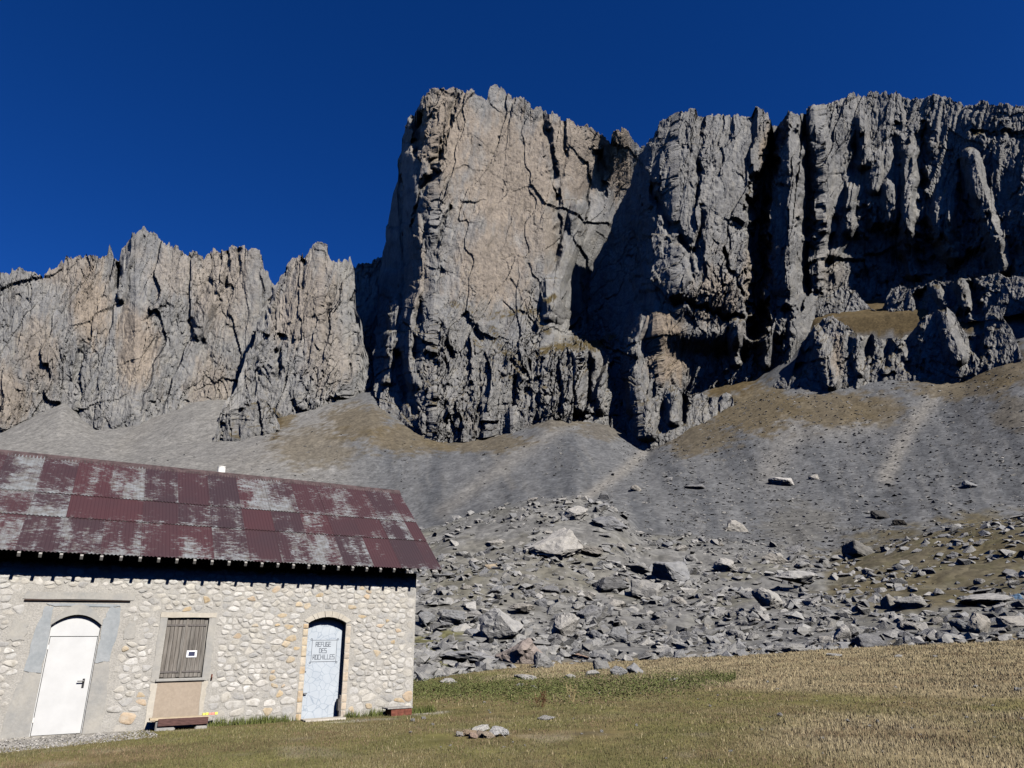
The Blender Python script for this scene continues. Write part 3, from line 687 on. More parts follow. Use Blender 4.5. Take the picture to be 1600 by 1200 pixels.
def put_boulder(name, px, py, wpx, hpx, label, cat='boulder', group=None, var=None, tone=None, tilt=0.15, sink=0.22, yaw=None, depth=0.8):
    P, d = ground_hit(px, py)
    sc = math.hypot(d, P[2] - EYE) / F_PX
    k = int(RNG.integers(len(BOULDERS))) if var is None else var
    o = bpy.data.objects.new(name, BOULDERS[k]); COL.objects.link(o)
    hw, hh = wpx * sc / 2, hpx * sc / 2 * (0.88 if hpx > 9 else 1)
    hh = hh / (1 - sink * 0.6)
    o.scale = (hw, hw * depth, hh)
    az = math.atan2(P[0], P[1])
    yw = (RNG.uniform(-0.5, 0.5) if yaw is None else yaw) + (math.pi if RNG.random() < 0.5 else 0)
    o.rotation_euler = (RNG.uniform(-1, 1) * tilt, RNG.uniform(-1, 1) * tilt, -az + yw)
    back = hw * depth * 0.7
    x, y = P[0] + math.sin(az) * back, P[1] + math.cos(az) * back
    o.location = (x, y, ground_z(x, y) * 0.35 + P[2] * 0.65 + hh * (1 - 2 * sink))
    ti = int(RNG.integers(len(ROCK_TONES)))
    c = ROCK_TONES[ti] if tone is None else tone
    o.color = (*c, 1)
    if label is None:                                   # describe it by tone, build, size and where it lies
        e_ = d - float(edge_dist(az))
        where = 'at the edge of the meadow' if e_ < 9 else ('on the mossy mound' if px > 1300 and 820 < py < 960 else ('on the bare scree' if py < 770 or d > 108 else ('high in the boulder field under the scree' if e_ > 34 else 'in the middle of the boulder field')))
        size = 'big' if wpx > 30 else ('small' if wpx < 13 else 'middling')
        label = '%s %s limestone %s %s' % (size, TONE_W[ti], 'slab' if hpx / wpx < 0.5 else 'block', where)
    return tag(o, label, cat, group)

TONE_W = ['grey', 'light grey', 'bluish grey', 'pale cream', 'dark grey', 'brownish grey']
PALE_T = (0.275, 0.265, 0.248); MID_T = (0.21, 0.208, 0.203); DARK_T = (0.12, 0.12, 0.122); TAN_T = (0.29, 0.24, 0.175); RED_T = (0.27, 0.19, 0.15)
NAMED = [
    (866, 877, 96, 54, 'large pale fissured slab, widest rock high in the boulder field', PALE_T, 0.35),
    (898, 814, 52, 26, 'pale flat slab above the widest fissured slab', PALE_T, .3),
    (952, 830, 56, 27, 'dark layered rock at the top of the boulder field', (0.16, 0.162, 0.168), .3),
    (922, 872, 40, 20, 'low dark rock with a hollow beneath, right of the widest fissured slab', (0.16, 0.15, 0.135), .3),
    (948, 930, 64, 30, 'dark overhanging rock beside the tilted slab', DARK_T, .4),
    (1006, 937, 54, 36, 'tilted slab with one shadowed face, beside the dark overhanging rock', (0.2, 0.195, 0.185), .6),
    (1055, 908, 64, 50, 'squat block split into layers by dark cracks', (0.185, 0.187, 0.19), .2),
    (785, 1000, 70, 54, 'big rounded pale boulder behind the boulder stained red', (0.25, 0.247, 0.24), .2),
    (812, 1038, 74, 44, 'big boulder stained rusty red on top at the meadow edge', (0.235, 0.2, 0.18), .2),
    (848, 1044, 46, 28, 'grey block leaning against the boulder stained red', MID_T, .2),
    (886, 996, 44, 42, 'upright pale wedge of rock in the lower boulder field', PALE_T, .25),
    (727, 1040, 98, 22, 'long low grey slab at the meadow edge near the hut corner', (0.215, 0.216, 0.22), .12),
    (903, 1032, 37, 11, 'thin reddish slab at the foot of the boulder field', RED_T, .15),
    (1246, 925, 64, 36, 'large smooth whale-backed pale boulder', (0.255, 0.25, 0.24), .15),
    (1200, 950, 43, 36, 'rounded pale boulder with a dark left side, below the whale-backed boulder', (0.27, 0.262, 0.245), .2),
    (1135, 897, 36, 25, 'pale pointed slab leaning uphill', PALE_T, .6),
    (1222, 760, 40, 17, 'long white rock on the grey scree', (0.32, 0.31, 0.295), .3),
    (1540, 948, 70, 20, 'long pale slab below the mossy mound', (0.25, 0.245, 0.235), .15),
    (1534, 998, 31, 40, 'tall jagged pale rock at the edge of dry grass', (0.25, 0.235, 0.21), .2),
    (1376, 812, 24, 16, 'larger black rock above the mossy mound', (0.06, 0.058, 0.055), .2),
    (1404, 822, 22, 13, 'smaller black rock next to the larger black rock', (0.065, 0.06, 0.055), .2),
    (1345, 872, 42, 27, 'dark craggy rock at the tip of the mossy mound', (0.13, 0.125, 0.115), .25),
    (768, 889, 23, 12, 'small tan rock among grey rubble', TAN_T, .2),
    (966, 1056, 27, 17, 'grey stone lying in the grass, left one of a pair', (0.235, 0.237, 0.24), .2),
    (995, 1053, 29, 17, 'grey stone lying in the grass, right one of a pair', (0.235, 0.237, 0.24), .2),
    (1318, 1003, 36, 26, 'pale blocky boulder at the meadow edge below the mossy mound', PALE_T, .2),
]
for i, (x, y, ww, hh, lab, tone, tl) in enumerate(NAMED):
    put_boulder('boulder', x, y, ww, hh, lab, tone=tone, tilt=tl, var=i % 16, sink=0.2)
OTHERS = [(990, 897, 50, 18), (921, 968, 43, 27), (932, 1004, 33, 24), (966, 1004, 31, 32), (962, 952, 34, 19), (667, 985, 32, 36), (705, 977, 42, 28), (861, 928, 29, 15), (777, 931, 40, 16), (815, 964, 40, 23),
          (775, 855, 34, 14), (833, 783, 17, 9), (943, 781, 19, 13), (993, 768, 18, 14), (1045, 752, 14, 14), (940, 1046, 26, 17), (1041, 1024, 42, 15), (970, 862, 16, 14), (1210, 881, 40, 19), (1255, 890, 24, 14), (1243, 862, 31, 16),
          (1150, 830, 46, 26), (1272, 750, 16, 12), (1394, 953, 23, 26), (1425, 953, 40, 23), (1504, 988, 27, 22), (1585, 980, 36, 17), (1268, 976, 20, 15), (1357, 1011, 44, 23), (1150, 998, 28, 18), (1232, 1019, 56, 14), (1515, 764, 21, 14), (1085, 766, 33, 12), (1080, 878, 21, 14), (1417, 986, 25, 17), (1170, 935, 27, 15),
          (728, 905, 22, 12), (700, 905, 26, 13), (690, 930, 20, 14), (740, 880, 16, 9), (846, 948, 24, 14), (890, 1010, 22, 14), (870, 1020, 26, 14), (1010, 985, 28, 18), (1035, 970, 24, 14), (1075, 1000, 30, 16), (1100, 985, 22, 14), (1120, 960, 26, 16), (1290, 960, 22, 13), (1180, 1000, 26, 14), (1475, 1000, 26, 14), (1440, 1004, 22, 12), (1060, 945, 26, 16), (1290, 1005, 24, 12), (1580, 902, 22, 12), (1450, 900, 20, 12), (1470, 930, 18, 12), (1395, 905, 18, 10), (1490, 872, 18, 10)]
G1 = 'boulders strewn over the boulder field'
for x, y, ww, hh in OTHERS: put_boulder('boulder', x, y, ww, hh, None, group=G1, sink=.34)
# blue trail blaze on a rock at the right
bz = put_boulder('boulder', 1588, 946, 26, 18, 'grey rock with a pale blue painted trail blaze', tone=MID_T, var=4)
bz.data = bz.data.copy()
M_blaze = simple('blue_blaze_paint', (0.10, 0.17, 0.26), .8, .2, 8); bz.data.materials.append(M_blaze)
_ca = math.atan2(bz.location.x, bz.location.y); _R = bz.rotation_euler.to_matrix()
for p in bz.data.polygons:
    n_ = _R @ p.normal; c_ = _R @ Vector((p.center.x, p.center.y, p.center.z))
    if n_.x * -math.sin(_ca) + n_.y * -math.cos(_ca) > 0.2 and c_.z > .15 and abs(c_.x) < .3: p.material_index = 1
cnt = 0
while cnt < 215:
    x = RNG.uniform(640, 1610); top = np.interp(x, [640, 720, 800, 900, 960, 1010, 1100, 1300, 1450, 1600], [850, 825, 800, 785, 800, 835, 830, 870, 860, 840]); bot = np.interp(x, EDGE_X, EDGE_Y) - 2
    y = top + (bot - top) * RNG.random() ** 0.75
    ww = 9 + 15 * RNG.random() ** 2.2
    if x > 1050 and RNG.random() < 0.35: continue
    if x > 1330 and y < 960 and RNG.random() < 0.7: continue
    put_boulder('boulder', x, y, ww, ww * RNG.uniform(0.35, 0.7), None, group=G1, sink=RNG.uniform(.32, .48)); cnt += 1

def rubble(name, label, N, sampler, seed, cat, smin, smax, power=3.0, tones=ROCK_TONES, flat=0.62):
    """loose stones nobody could count: one mesh"""
    r = np.random.default_rng(seed)
    X, Y = sampler(r, N)
    az = np.arctan2(X, Y); D = np.hypot(X, Y); Z = terrain(az, D)
    S = smin + (smax - smin) * r.random(len(X)) ** power
    S = S * (0.6 + 0.4 * np.clip(D / 90, 0.3, 2.2))
    Vs, Fs, Cs = [], [], []; off = 0
    kind = r.integers(0, len(LOW), len(X)); tn = np.array(tones)[r.integers(0, len(tones), len(X))] * r.uniform(0.75, 1.2, (len(X), 1))
    for k, (V, Fc) in enumerate(LOW):
        m = np.nonzero(kind == k)[0]
        if not len(m): continue
        a = r.uniform(0, 2 * math.pi, len(m)); c, s_ = np.cos(a), np.sin(a)
        ax = S[m] * r.uniform(0.7, 1.3, len(m)); ay = S[m] * r.uniform(0.6, 1.0, len(m)); azs = S[m] * flat * r.uniform(0.5, 1.3, len(m))
        vx = V[None, :, 0] * ax[:, None]; vy = V[None, :, 1] * ay[:, None]; vz = V[None, :, 2] * azs[:, None] + vx * r.uniform(-.4, .4, (len(m), 1))
        px = X[m, None] + c[:, None] * vx - s_[:, None] * vy; py = Y[m, None] + s_[:, None] * vx + c[:, None] * vy; pz = Z[m, None] + vz + azs[:, None] * 0.1
        Vs.append(np.stack([px, py, pz], -1).reshape(-1, 3)); Fs.append((Fc[None] + (np.arange(len(m)) * len(V))[:, None, None]).reshape(-1, 3) + off)
        Cs.append(np.repeat(tn[m], len(V), 0)); off += len(m) * len(V)
    me = big_mesh(name, np.concatenate(Vs), np.concatenate(Fs), np.concatenate(Cs), False)
    return tag(link(me, name, M_rubble), label, cat, kind='stuff')

def polar(d0, d1, a0, a1, p=1.0):
    def f(r, N):
        D = d0 + (d1 - d0) * r.random(N) ** p; A = np.radians(a0 + (a1 - a0) * r.random(N))
        return D * np.sin(A), D * np.cos(A)
    return f
def field(r, N):
    A = np.radians(r.uniform(-12, 37, N)); e = edge_dist(A); D = e - 1 + (108 - e) * r.random(N) ** 1.2
    X, Y = D * np.sin(A), D * np.cos(A)
    k = r.random(N) < (1 - .45 * sstep(.25, .45, A)) * sstep(-0.45, 0.25, fbm(X / 8, Y / 8, 77, 3)) * (0.25 + 0.75 * (1 - sstep(60, 105, D) * 0.4)); return X[k], Y[k]
def scree(r, N):
    A = np.radians(r.uniform(-37, 39, N)); D = 100 + 165 * r.random(N) ** 1.2
    X, Y = D * np.sin(A), D * np.cos(A)
    k = r.random(N) < 0.05 + 0.95 * sstep(-0.1, 0.35, fbm(A * 42, D / 160, 44, 4) - 0.25 + 0.6 * sstep(0.05, 0.3, A)); return X[k], Y[k]
rubble('rubble', 'loose grey stones filling the boulder field', 26000, field, 11, 'stones', 0.05, 0.8, 5.0, [(0.195, 0.194, 0.19), (0.225, 0.222, 0.213), (0.17, 0.171, 0.173), (0.25, 0.243, 0.23), (0.18, 0.177, 0.168)])
rubble('scree_stones', 'small dark stones scattered over the scree slope', 36000, scree, 12, 'stones', 0.07, 0.40, 4.5, [(0.13, 0.13, 0.13), (0.11, 0.11, 0.112), (0.15, 0.147, 0.14), (0.12, 0.12, 0.122), (0.2, 0.195, 0.185)], .45)

# ------------------------------------------------------------------ hut materials
M_mortar = Mat('lime_mortar', 0.95, 0.1)
_v = M_mortar.coord('Object'); _f = M_mortar.noise(_v, 3, 8, 0.7); _g = M_mortar.noise(_v, 28, 6, 0.7)
M_mortar.base(M_mortar.mix(M_mortar.ramp(_f, [(0.3, (0.275, 0.266, 0.247)), (0.5, (0.335, 0.326, 0.305)), (0.72, (0.385, 0.376, 0.353))]), M_mortar.ramp(_g, [(0.3, (0.7, 0.7, 0.7)), (0.65, (1.12, 1.1, 1.07))]), 1.0, 'MULTIPLY'))
M_mortar.bump(_g, 0.8, 0.02); M_mortar = M_mortar.m
def stone_mat():
    m = Mat('wall_stone', 0.92, 0.1); v = m.coord('Object'); f = m.noise(v, 9, 7, 0.68)
    smear = m.ramp(m.noise(v, 5, 8, 0.7), [(0.45, (0, 0, 0)), (0.66, (0.65, 0.65, 0.65))])
    m.base(m.mix(m.mix(m.attr('Col').outputs['Color'], (0.365, 0.348, 0.31), smear), m.ramp(f, [(0.3, (0.68, 0.66, 0.62)), (0.5, (1, 1, 1)), (0.75, (1.2, 1.2, 1.18))]), 1.0, 'MULTIPLY')); m.bump(m.noise(v, 30, 6, 0.7), 0.7, 0.015); return m.m
M_stone = stone_mat()
def cement(name, c, c2):
    m = Mat(name, 0.93, 0.1); v = m.coord('Object'); f = m.noise(v, 1.9, 8, 0.65); g = m.noise(v, 14, 6, 0.7)
    m.base(m.mix(m.ramp(f, [(0.32, c), (0.66, c2)]), m.ramp(g, [(0.3, (0.86, 0.86, 0.86)), (0.7, (1.06, 1.06, 1.05))]), 1.0, 'MULTIPLY')); m.bump(g, 0.35, 0.012); return m.m
M_cement = cement('cement_render', (0.245, 0.245, 0.24), (0.335, 0.32, 0.29)); M_bluecem = cement('blue_grey_render', (0.22, 0.24, 0.255), (0.30, 0.315, 0.325)); M_tan = cement('tan_render', (0.285, 0.235, 0.185), (0.33, 0.275, 0.22)); M_lime = cement('pale_lime_render', (0.36, 0.33, 0.28), (0.45, 0.42, 0.365))
M_whitedoor = simple('white_door_paint', (0.47, 0.475, 0.475), 0.45, 0.07, 2.5, 0.4)
M_black = simple('black_plastic', (0.02, 0.02, 0.025), 0.4, 0.2, 10, 0.5)
M_iron = simple('weathered_iron', (0.10, 0.09, 0.085), 0.7, 0.4, 30, 0.3)
M_tail = simple('grey_rafter_wood', (0.24, 0.23, 0.215), 0.9, 0.3, 12)
M_barge = simple('dark_board', (0.05, 0.035, 0.03), 0.9, 0.4, 12)
M_galv = simple('white_flue', (0.72, 0.71, 0.68), 0.6, 0.1, 6, 0.3)
M_brown = simple('brown_painted_wood', (0.085, 0.045, 0.04), 0.8, 0.35, 9, 0.2, 0.3, (1, 6, 6))
M_palewood = simple('pale_wood', (0.40, 0.33, 0.23), 0.85, 0.2, 10)
M_rust = simple('rusty_red_metal', (0.13, 0.045, 0.03), 0.8, 0.5, 18)
M_paper = simple('white_paper', (0.75, 0.75, 0.78), 0.8, 0.05, 5); M_print = simple('dark_blue_print', (0.03, 0.035, 0.07), 0.8, 0.6, 25)
M_yellow = simple('yellow_tape', (0.65, 0.62, 0.12), 0.7, 0.1, 20); M_pink = simple('pink_tape', (0.7, 0.25, 0.2), 0.7, 0.1, 20)
M_ink = simple('dark_paint', (0.085, 0.095, 0.115), 0.8, 0.15, 20)
def plank_mat():
    m = Mat('weathered_larch', 0.9, 0.15); v = m.coord('Object', (14, 14, 0.9)); oi = m.n('ObjectInfo')
    mp = m.n('VectorMath', operation='ADD'); m.l(v, mp.inputs[0]); cx = m.n('CombineXYZ'); m.l(m.math('MULTIPLY', oi.outputs['Random'], 40), cx.inputs[0]); m.l(cx.outputs[0], mp.inputs[1])
    f = m.noise(mp.outputs[0], 1.6, 6, 0.7)
    grey = m.ramp(f, [(0.25, (0.04, 0.037, 0.034)), (0.5, (0.15, 0.14, 0.127)), (0.75, (0.27, 0.258, 0.24))]); brn = m.ramp(f, [(0.25, (0.04, 0.026, 0.018)), (0.5, (0.145, 0.092, 0.052)), (0.75, (0.26, 0.185, 0.115))])
    m.base(m.mix(grey, brn, m.math('MULTIPLY', oi.outputs['Random'], 0.12))); m.bump(f, 0.9, 0.012); return m.m
M_plank = plank_mat()
def bluedoor_mat():
    m = Mat('pale_blue_door_paint', 0.6, 0.25); v = m.coord('Object', (7.5, 0.001, 8.0))
    nz = m.n('TexNoise'); nz.inputs['Scale'].default_value = 1.3; m.l(v, nz.inputs['Vector'])
    mx = m.mix(v, nz.outputs['Color'], 0.22)
    vo = m.n('TexVoronoi', feature='DISTANCE_TO_EDGE'); vo.inputs['Scale'].default_value = 1.0; m.l(mx, vo.inputs['Vector'])
    line = m.ramp(vo.outputs['Distance'], [(0.0, (0.24, 0.275, 0.32)), (0.02, (0.29, 0.33, 0.375)), (0.04, (0.375, 0.41, 0.445))])
    f = m.noise(m.coord('Object'), 4, 6)
    m.base(m.mix(line, m.ramp(f, [(0.3, (0.88, 0.9, 0.93)), (0.7, (1.05, 1.05, 1.05))]), 1.0, 'MULTIPLY')); return m.m
M_bluedoor = bluedoor_mat()
def roof_mat():
    m = Mat('worn_red_roof_paint', 0.6, 0.3)
    wear = m.attr('wear', 'OBJECT').outputs['Fac']
    lo = m.attr('Low').outputs['Fac']; al = m.attr('Along').outputs['Fac']
    oi = m.n('ObjectInfo'); sx = m.attr('sx', 'OBJECT').outputs['Fac']
    tc = m.n('TexCoord'); sep = m.n('SeparateXYZ'); m.l(tc.outputs['Object'], sep.inputs[0])
    X = m.math('ADD', sep.outputs[0], sx); Q = sep.outputs[2]
    def vec(a, b):
        c = m.n('CombineXYZ'); m.l(m.math('MULTIPLY', X, a), c.inputs[0]); m.l(m.math('MULTIPLY', Q, b), c.inputs[1]); m.l(m.math('MULTIPLY', oi.outputs['Random'], 1.5), c.inputs[2]); return c.outputs[0]
    f = m.noise(vec(7.0, 30.0), 1.0, 9, 0.8)                 # short horizontal flecks
    g = m.noise(vec(1.1, 1.6), 1.0, 4, 0.55)                  # broad patches running over the sheets
    g2 = m.noise(vec(3.2, 0.6), 1.0, 3, 0.5)                  # strips down the slope
    t = m.math('ADD', m.math('MULTIPLY', wear, 0.27), m.math('MULTIPLY', m.math('POWER', lo, 5.0), 0.10))
    t = m.math('ADD', t, m.math('ADD', m.math('MULTIPLY', m.math('SUBTRACT', g, 0.5), 0.6), m.math('MULTIPLY', m.math('SUBTRACT', g2, 0.5), 0.4)))
    k = m.math('SUBTRACT', m.math('ADD', f, t), 0.685)
    mask = m.ramp(m.math('ADD', m.math('MULTIPLY', k, 5.0), 0.5), [(0.38, (0, 0, 0)), (0.72, (0.92, 0.92, 0.92))])
    h = m.noise(vec(6, 14), 1.0, 4, 0.6)
    red = m.ramp(m.math('ADD', m.math('MULTIPLY', oi.outputs['Random'], 0.5), m.math('MULTIPLY', g, 0.5)), [(0.25, (0.034, 0.021, 0.025)), (0.75, (0.052, 0.0215, 0.0245))])
    zinc = m.ramp(h, [(0.35, (0.10, 0.093, 0.085)), (0.64, (0.19, 0.205, 0.215))])
    m.base(m.mix(red, zinc, mask)); return m.m
M_roof = roof_mat()

# ------------------------------------------------------------------ stone hut
HUT = bpy.data.objects.new('stone_hut', None); COL.objects.link(HUT)
HUT.location = (FOOT[0], FOOT[1], 0); HUT.rotation_euler = (0, 0, math.pi / 2 - FAC_AZ)
tag(HUT, 'long rubble stone mountain hut with worn red corrugated metal roof', 'hut')
S0, S1, DEP = -4.2, 7.83, 5.5
WTOP = 3.40
def arch(x0, x1, z0, zs, rise, n=12):
    """opening outline: bottom-left, round the segmental arch, bottom-right"""
    pts = [(x0, z0)]
    for i in range(n + 1):
        t = i / n; pts.append((x0 + (x1 - x0) * t, zs + rise * (1 - (2 * t - 1) ** 2)))
    return pts + [(x1, z0)]
WD_ = (-0.235, 0.665, -0.3, 2.06, 0.21); BD_ = (5.055, 5.985, -0.3, 2.13, 0.14); WIN = (1.93, 2.79, 0.985, 2.235)
# facade with real openings: 2-D filled curve turned into a mesh
def facade():
    cu = bpy.data.curves.new('wall', 'CURVE'); cu.dimensions = '2D'; cu.fill_mode = 'BOTH'; cu.extrude = 0.25
    loops = [[(S0, -0.6), (S1, -0.6), (S1, WTOP), (S0, WTOP)], arch(*WD_), arch(*BD_), [(WIN[0], WIN[2]), (WIN[0], WIN[3]), (WIN[1], WIN[3]), (WIN[1], WIN[2])]]
    for L in loops:
        sp = cu.splines.new('POLY'); sp.points.add(len(L) - 1); sp.use_cyclic_u = True
        for p, q in zip(sp.points, L): p.co = (q[0], q[1], 0, 1)
    tmp = bpy.data.objects.new('tmp', cu); COL.objects.link(tmp)
    dg = bpy.context.evaluated_depsgraph_get(); me = bpy.data.meshes.new_from_object(tmp.evaluated_get(dg))
    bpy.data.objects.remove(tmp); bpy.data.curves.remove(cu)
    for v in me.vertices: v.co = (v.co.x, 0.25 - v.co.z, v.co.y)
    me.name = 'wall'; me.materials.clear()
    bm = bmesh.new(); bm.from_mesh(me); bmesh.ops.recalc_face_normals(bm, faces=bm.faces)
    for f in bm.faces: f.smooth = False
    bm.to_mesh(me); bm.free()
    return link(me, 'wall', M_mortar, HUT)
WALL = facade()
b = MB(); b.box(S0, S1, 5.0, 5.5, -0.6, WTOP); b.build('wall', M_mortar, HUT)
gab = lambda s: MB().prism([(0.5, -0.6), (5.0, -0.6), (5.0, 3.45), (2.75, 5.95), (0.5, 3.45)], s, s + 0.5)
for s_ in (S0, S1 - 0.5):
    g = gab(s_); g.v = [(v[1], v[0], v[2]) for v in g.v]; g.build('wall', M_mortar, HUT)

# rubble stones bedded in the mortar
def clip_poly(P, a, bb):
    """keep side of the bisector nearer to a than to bb"""
    mx, my = (a[0] + bb[0]) / 2, (a[1] + bb[1]) / 2; nx, ny = bb[0] - a[0], bb[1] - a[1]
    out = []
    for i in range(len(P)):
        p, q = P[i], P[(i + 1) % len(P)]
        dp = (p[0] - mx) * nx + (p[1] - my) * ny; dq = (q[0] - mx) * nx + (q[1] - my) * ny
        if dp <= 0: out.append(p)
        if dp * dq < 0:
            t = dp / (dp - dq); out.append((p[0] + (q[0] - p[0]) * t, p[1] + (q[1] - p[1]) * t))
    return out
rs = random.Random(5)
def keep_out(x, z):
    if WD_[0] - 0.34 - 0.12 * (2.3 - z) / 2 < x < WD_[1] + 0.36 and z < 2.52: return True
    if 1.78 < x < 2.95 and z < 2.36: return True
    if BD_[0] - 0.13 < x < BD_[1] + 0.13 and z < 2.4: return True
    if -0.85 < x < 1.25 and 2.48 < z < 2.78: return True
    if 1.12 < x < 1.36 and 1.75 < z < 2.15: return True
    if -0.95 < x < -0.62 and 1.75 < z < 2.2: return True
    return False
pts = []
zc = -0.05
while zc < 3.36:
    big = zc < 0.35
    h = rs.uniform(0.15, 0.22) if big else rs.uniform(0.08, 0.155)
    x = -1.75 + rs.uniform(-.1, .1)
    while x < S1 + 0.05:
        ww = h * rs.choice([rs.uniform(.8, 1.4), rs.uniform(1.2, 2.2), rs.uniform(1.8, 3.0)])
        pts.append((x + ww / 2, zc + h / 2 + rs.uniform(-.055, .055), ww, h)); x += ww
    zc += h
pts = [p for p in pts if p[0] < 7.42]
zc = -.05; k = 0
while zc < 3.3:                                                       # larger stones at the corner
    h = rs.uniform(.2, .34); ww = .42 if k % 2 else .27
    pts += [(S1 - ww / 2, zc + h / 2, ww, h), (7.48 if k % 2 else 7.42, zc + h * .25, .2, h / 2), (7.45, zc + h * .75, .2, h / 2)]; zc += h; k += 1
SX = 0.66                                                             # anisotropy: stones are wider than tall
def stone_geo(i):
    x, z, ww, h = pts[i]
    a = (x * SX, z); R = 0.45
    xr_ = min(a[0] + R, (S1 - 0.008) * SX); P = [(a[0] - R, a[1] - R), (xr_, a[1] - R), (xr_, a[1] + R), (a[0] - R, a[1] + R)]
    for j, q in enumerate(pts):
        if j != i and abs(q[0] - x) < 0.8 and abs(q[1] - z) < 0.5:
            P = clip_poly(P, a, (q[0] * SX, q[1]))
            if len(P) < 3: return None
    P = [(p[0] / SX, p[1]) for p in P]
    cx = sum(p[0] for p in P) / len(P); cz = sum(p[1] for p in P) / len(P)
    shr = rs.uniform(0.74, 0.97) if rs.random() < .82 else rs.uniform(.5, .72)
    P = [(cx + (p[0] - cx) * shr * rs.uniform(.8, 1.08), cz + (p[1] - cz) * shr * rs.uniform(.8, 1.08)) for p in P]
    for it in range(1):                                              # round the corners
        Q = []
        for k in range(len(P)):
            p, q = P[k], P[(k + 1) % len(P)]
            Q += [(p[0] * .78 + q[0] * .22, p[1] * .78 + q[1] * .22), (p[0] * .22 + q[0] * .78, p[1] * .22 + q[1] * .78)]
        P = Q
    for p in P:
        if p[0] > S1 - 0.004: return clipx(P, cx, cz)
    return P, cx, cz
def clipx(P, cx, cz):
    return [(min(p[0], S1 - 0.006), p[1]) for p in P], cx, cz
STONE_C = [(0.375, 0.355, 0.32), (0.42, 0.405, 0.38), (0.36, 0.348, 0.328), (0.46, 0.452, 0.432), (0.31, 0.305, 0.295), (0.39, 0.378, 0.355), (0.405, 0.387, 0.35), (0.36, 0.353, 0.34)]
stones = []
for i in range(len(pts)):
    if keep_out(pts[i][0], pts[i][1]): continue
    if not (S0 < pts[i][0] < S1): continue
    g = stone_geo(i)
    if not g: continue
    P, cx, cz = g
    if any(keep_out(p[0], p[1]) for p in P): 
        P = [(cx + (p[0] - cx) * .75, cz + (p[1] - cz) * .75) for p in P]
        if any(keep_out(p[0], p[1]) for p in P): continue
    area = abs(sum(P[k][0] * P[(k + 1) % len(P)][1] - P[(k + 1) % len(P)][0] * P[k][1] for k in range(len(P)))) / 2
    if area < 0.002: continue
    stones.append((area, P, cx, cz))
stones.sort(key=lambda q: -q[0])
def stone_mesh(P, cx, cz):
    n = len(P); pr = rs.uniform(0.004, 0.018); tx, tz = rs.uniform(-.06, .06), rs.uniform(-.06, .06)
    dep = lambda x, z, k: -(pr * k) + (x - cx) * tx + (z - cz) * tz
    V = [(p[0], 0.02, p[1]) for p in P] + [(p[0], min(0, dep(p[0], p[1], .45)), p[1]) for p in P]
    I = [(cx + (p[0] - cx) * .72, cz + (p[1] - cz) * .72) for p in P]
    V += [(p[0], min(-.002, dep(p[0], p[1], 1)), p[1]) for p in I] + [(cx, dep(cx, cz, 1.15), cz)]
    Fc = []
    for k in range(n):
        j = (k + 1) % n
        Fc += [(k, j, n + j, n + k), (n + k, n + j, 2 * n + j, 2 * n + k), (2 * n + k, 2 * n + j, 3 * n)]
    return V, Fc
def stone_colour(x, z):
    c = list(rs.choice(STONE_C)); v = rs.uniform(.84, 1.12)
    if rs.random() < (0.14 if (4.3 < x < 5.05 or 6 < x < 7) else 0.05): c = rs.choice([(0.40, 0.31, 0.195), (0.40, 0.33, 0.235), (0.38, 0.30, 0.215)])
    return tuple(k * v for k in c)
rest_v, rest_f, rest_c = [], [], []
for k, (ar, P, cx, cz) in enumerate(stones):
    V, Fc = stone_mesh(P, cx, cz); c = stone_colour(cx, cz)
    if k < 300: link(pymesh('stone', V, Fc, [c] * len(V)), 'stone', M_stone, WALL)
    else:
        o_ = len(rest_v); rest_v += V; rest_f += [tuple(o_ + q for q in f) for f in Fc]; rest_c += [c] * len(V)
tag(link(pymesh('small_stones', rest_v, rest_f, rest_c), 'small_stones', M_stone, WALL), kind='stuff')

# cement patches, surrounds (thin coats of render proud of the mortar)
def wob(P, a=0.03, seed=1, sub=5):
    r = random.Random(seed); out = []
    for i in range(len(P)):
        p, q = P[i], P[(i + 1) % len(P)]
        for k in range(sub):
            t = k / sub; out.append((p[0] + (q[0] - p[0]) * t + r.uniform(-a, a) * (k > 0), p[1] + (q[1] - p[1]) * t + r.uniform(-a, a) * (k > 0)))
    return out
def coat(name, outer, mat, thick=0.012, y0=0.0):
    MB().prism(outer, y0 - thick, y0 + 0.015).build(name, mat, WALL)
# surround of the white door: left jamb, right jamb, blue-grey patches, arch ring
xl, xr, zs, ri = WD_[0], WD_[1], WD_[3], WD_[4]
coat('door_surround', wob([(xl - .005, -.15), (xl - .005, 1.15), (xl - .30, 1.2), (xl - .42, .6), (xl - .50, -.15)], .025, 1), M_cement)
coat('door_surround', wob([(xl - .005, 1.16), (xl - .005, 2.03), (xl - .02, 2.12), (xl - .02, 2.42), (xl - .17, 2.43), (xl - .26, 2.0), (xl - .31, 1.21)], .02, 2), M_bluecem, 0.014)
coat('door_surround', wob([(xr + .005, -.15), (xr + .30, -.15), (xr + .33, .6), (xr + .27, 1.35), (xr + .005, 1.32)], .02, 3), M_cement)
coat('door_surround', wob([(xr + .005, 1.33), (xr + .27, 1.36), (xr + .33, 2.0), (xr + .31, 2.42), (xr + .10, 2.43), (xr + .02, 2.12)], .02, 4), M_bluecem, 0.014)
A_ = arch(xl - .012, xr + .012, 0, zs, ri)[1:-1]; B_ = arch(xl - .012, xr + .012, 0, zs + .02, ri + .155)[1:-1]
coat('arch_ring', [(p[0], p[1] + .006) for p in A_] + [(p[0], p[1] + .04) for p in B_[::-1]], M_cement, 0.018)
coat('door_surround', wob([(xl - .01, 2.44), (xr + .09, 2.44), (xr + .30, 2.45), (xr + .28, 2.49), (xl - .16, 2.49)], .008, 5), M_bluecem, 0.013)
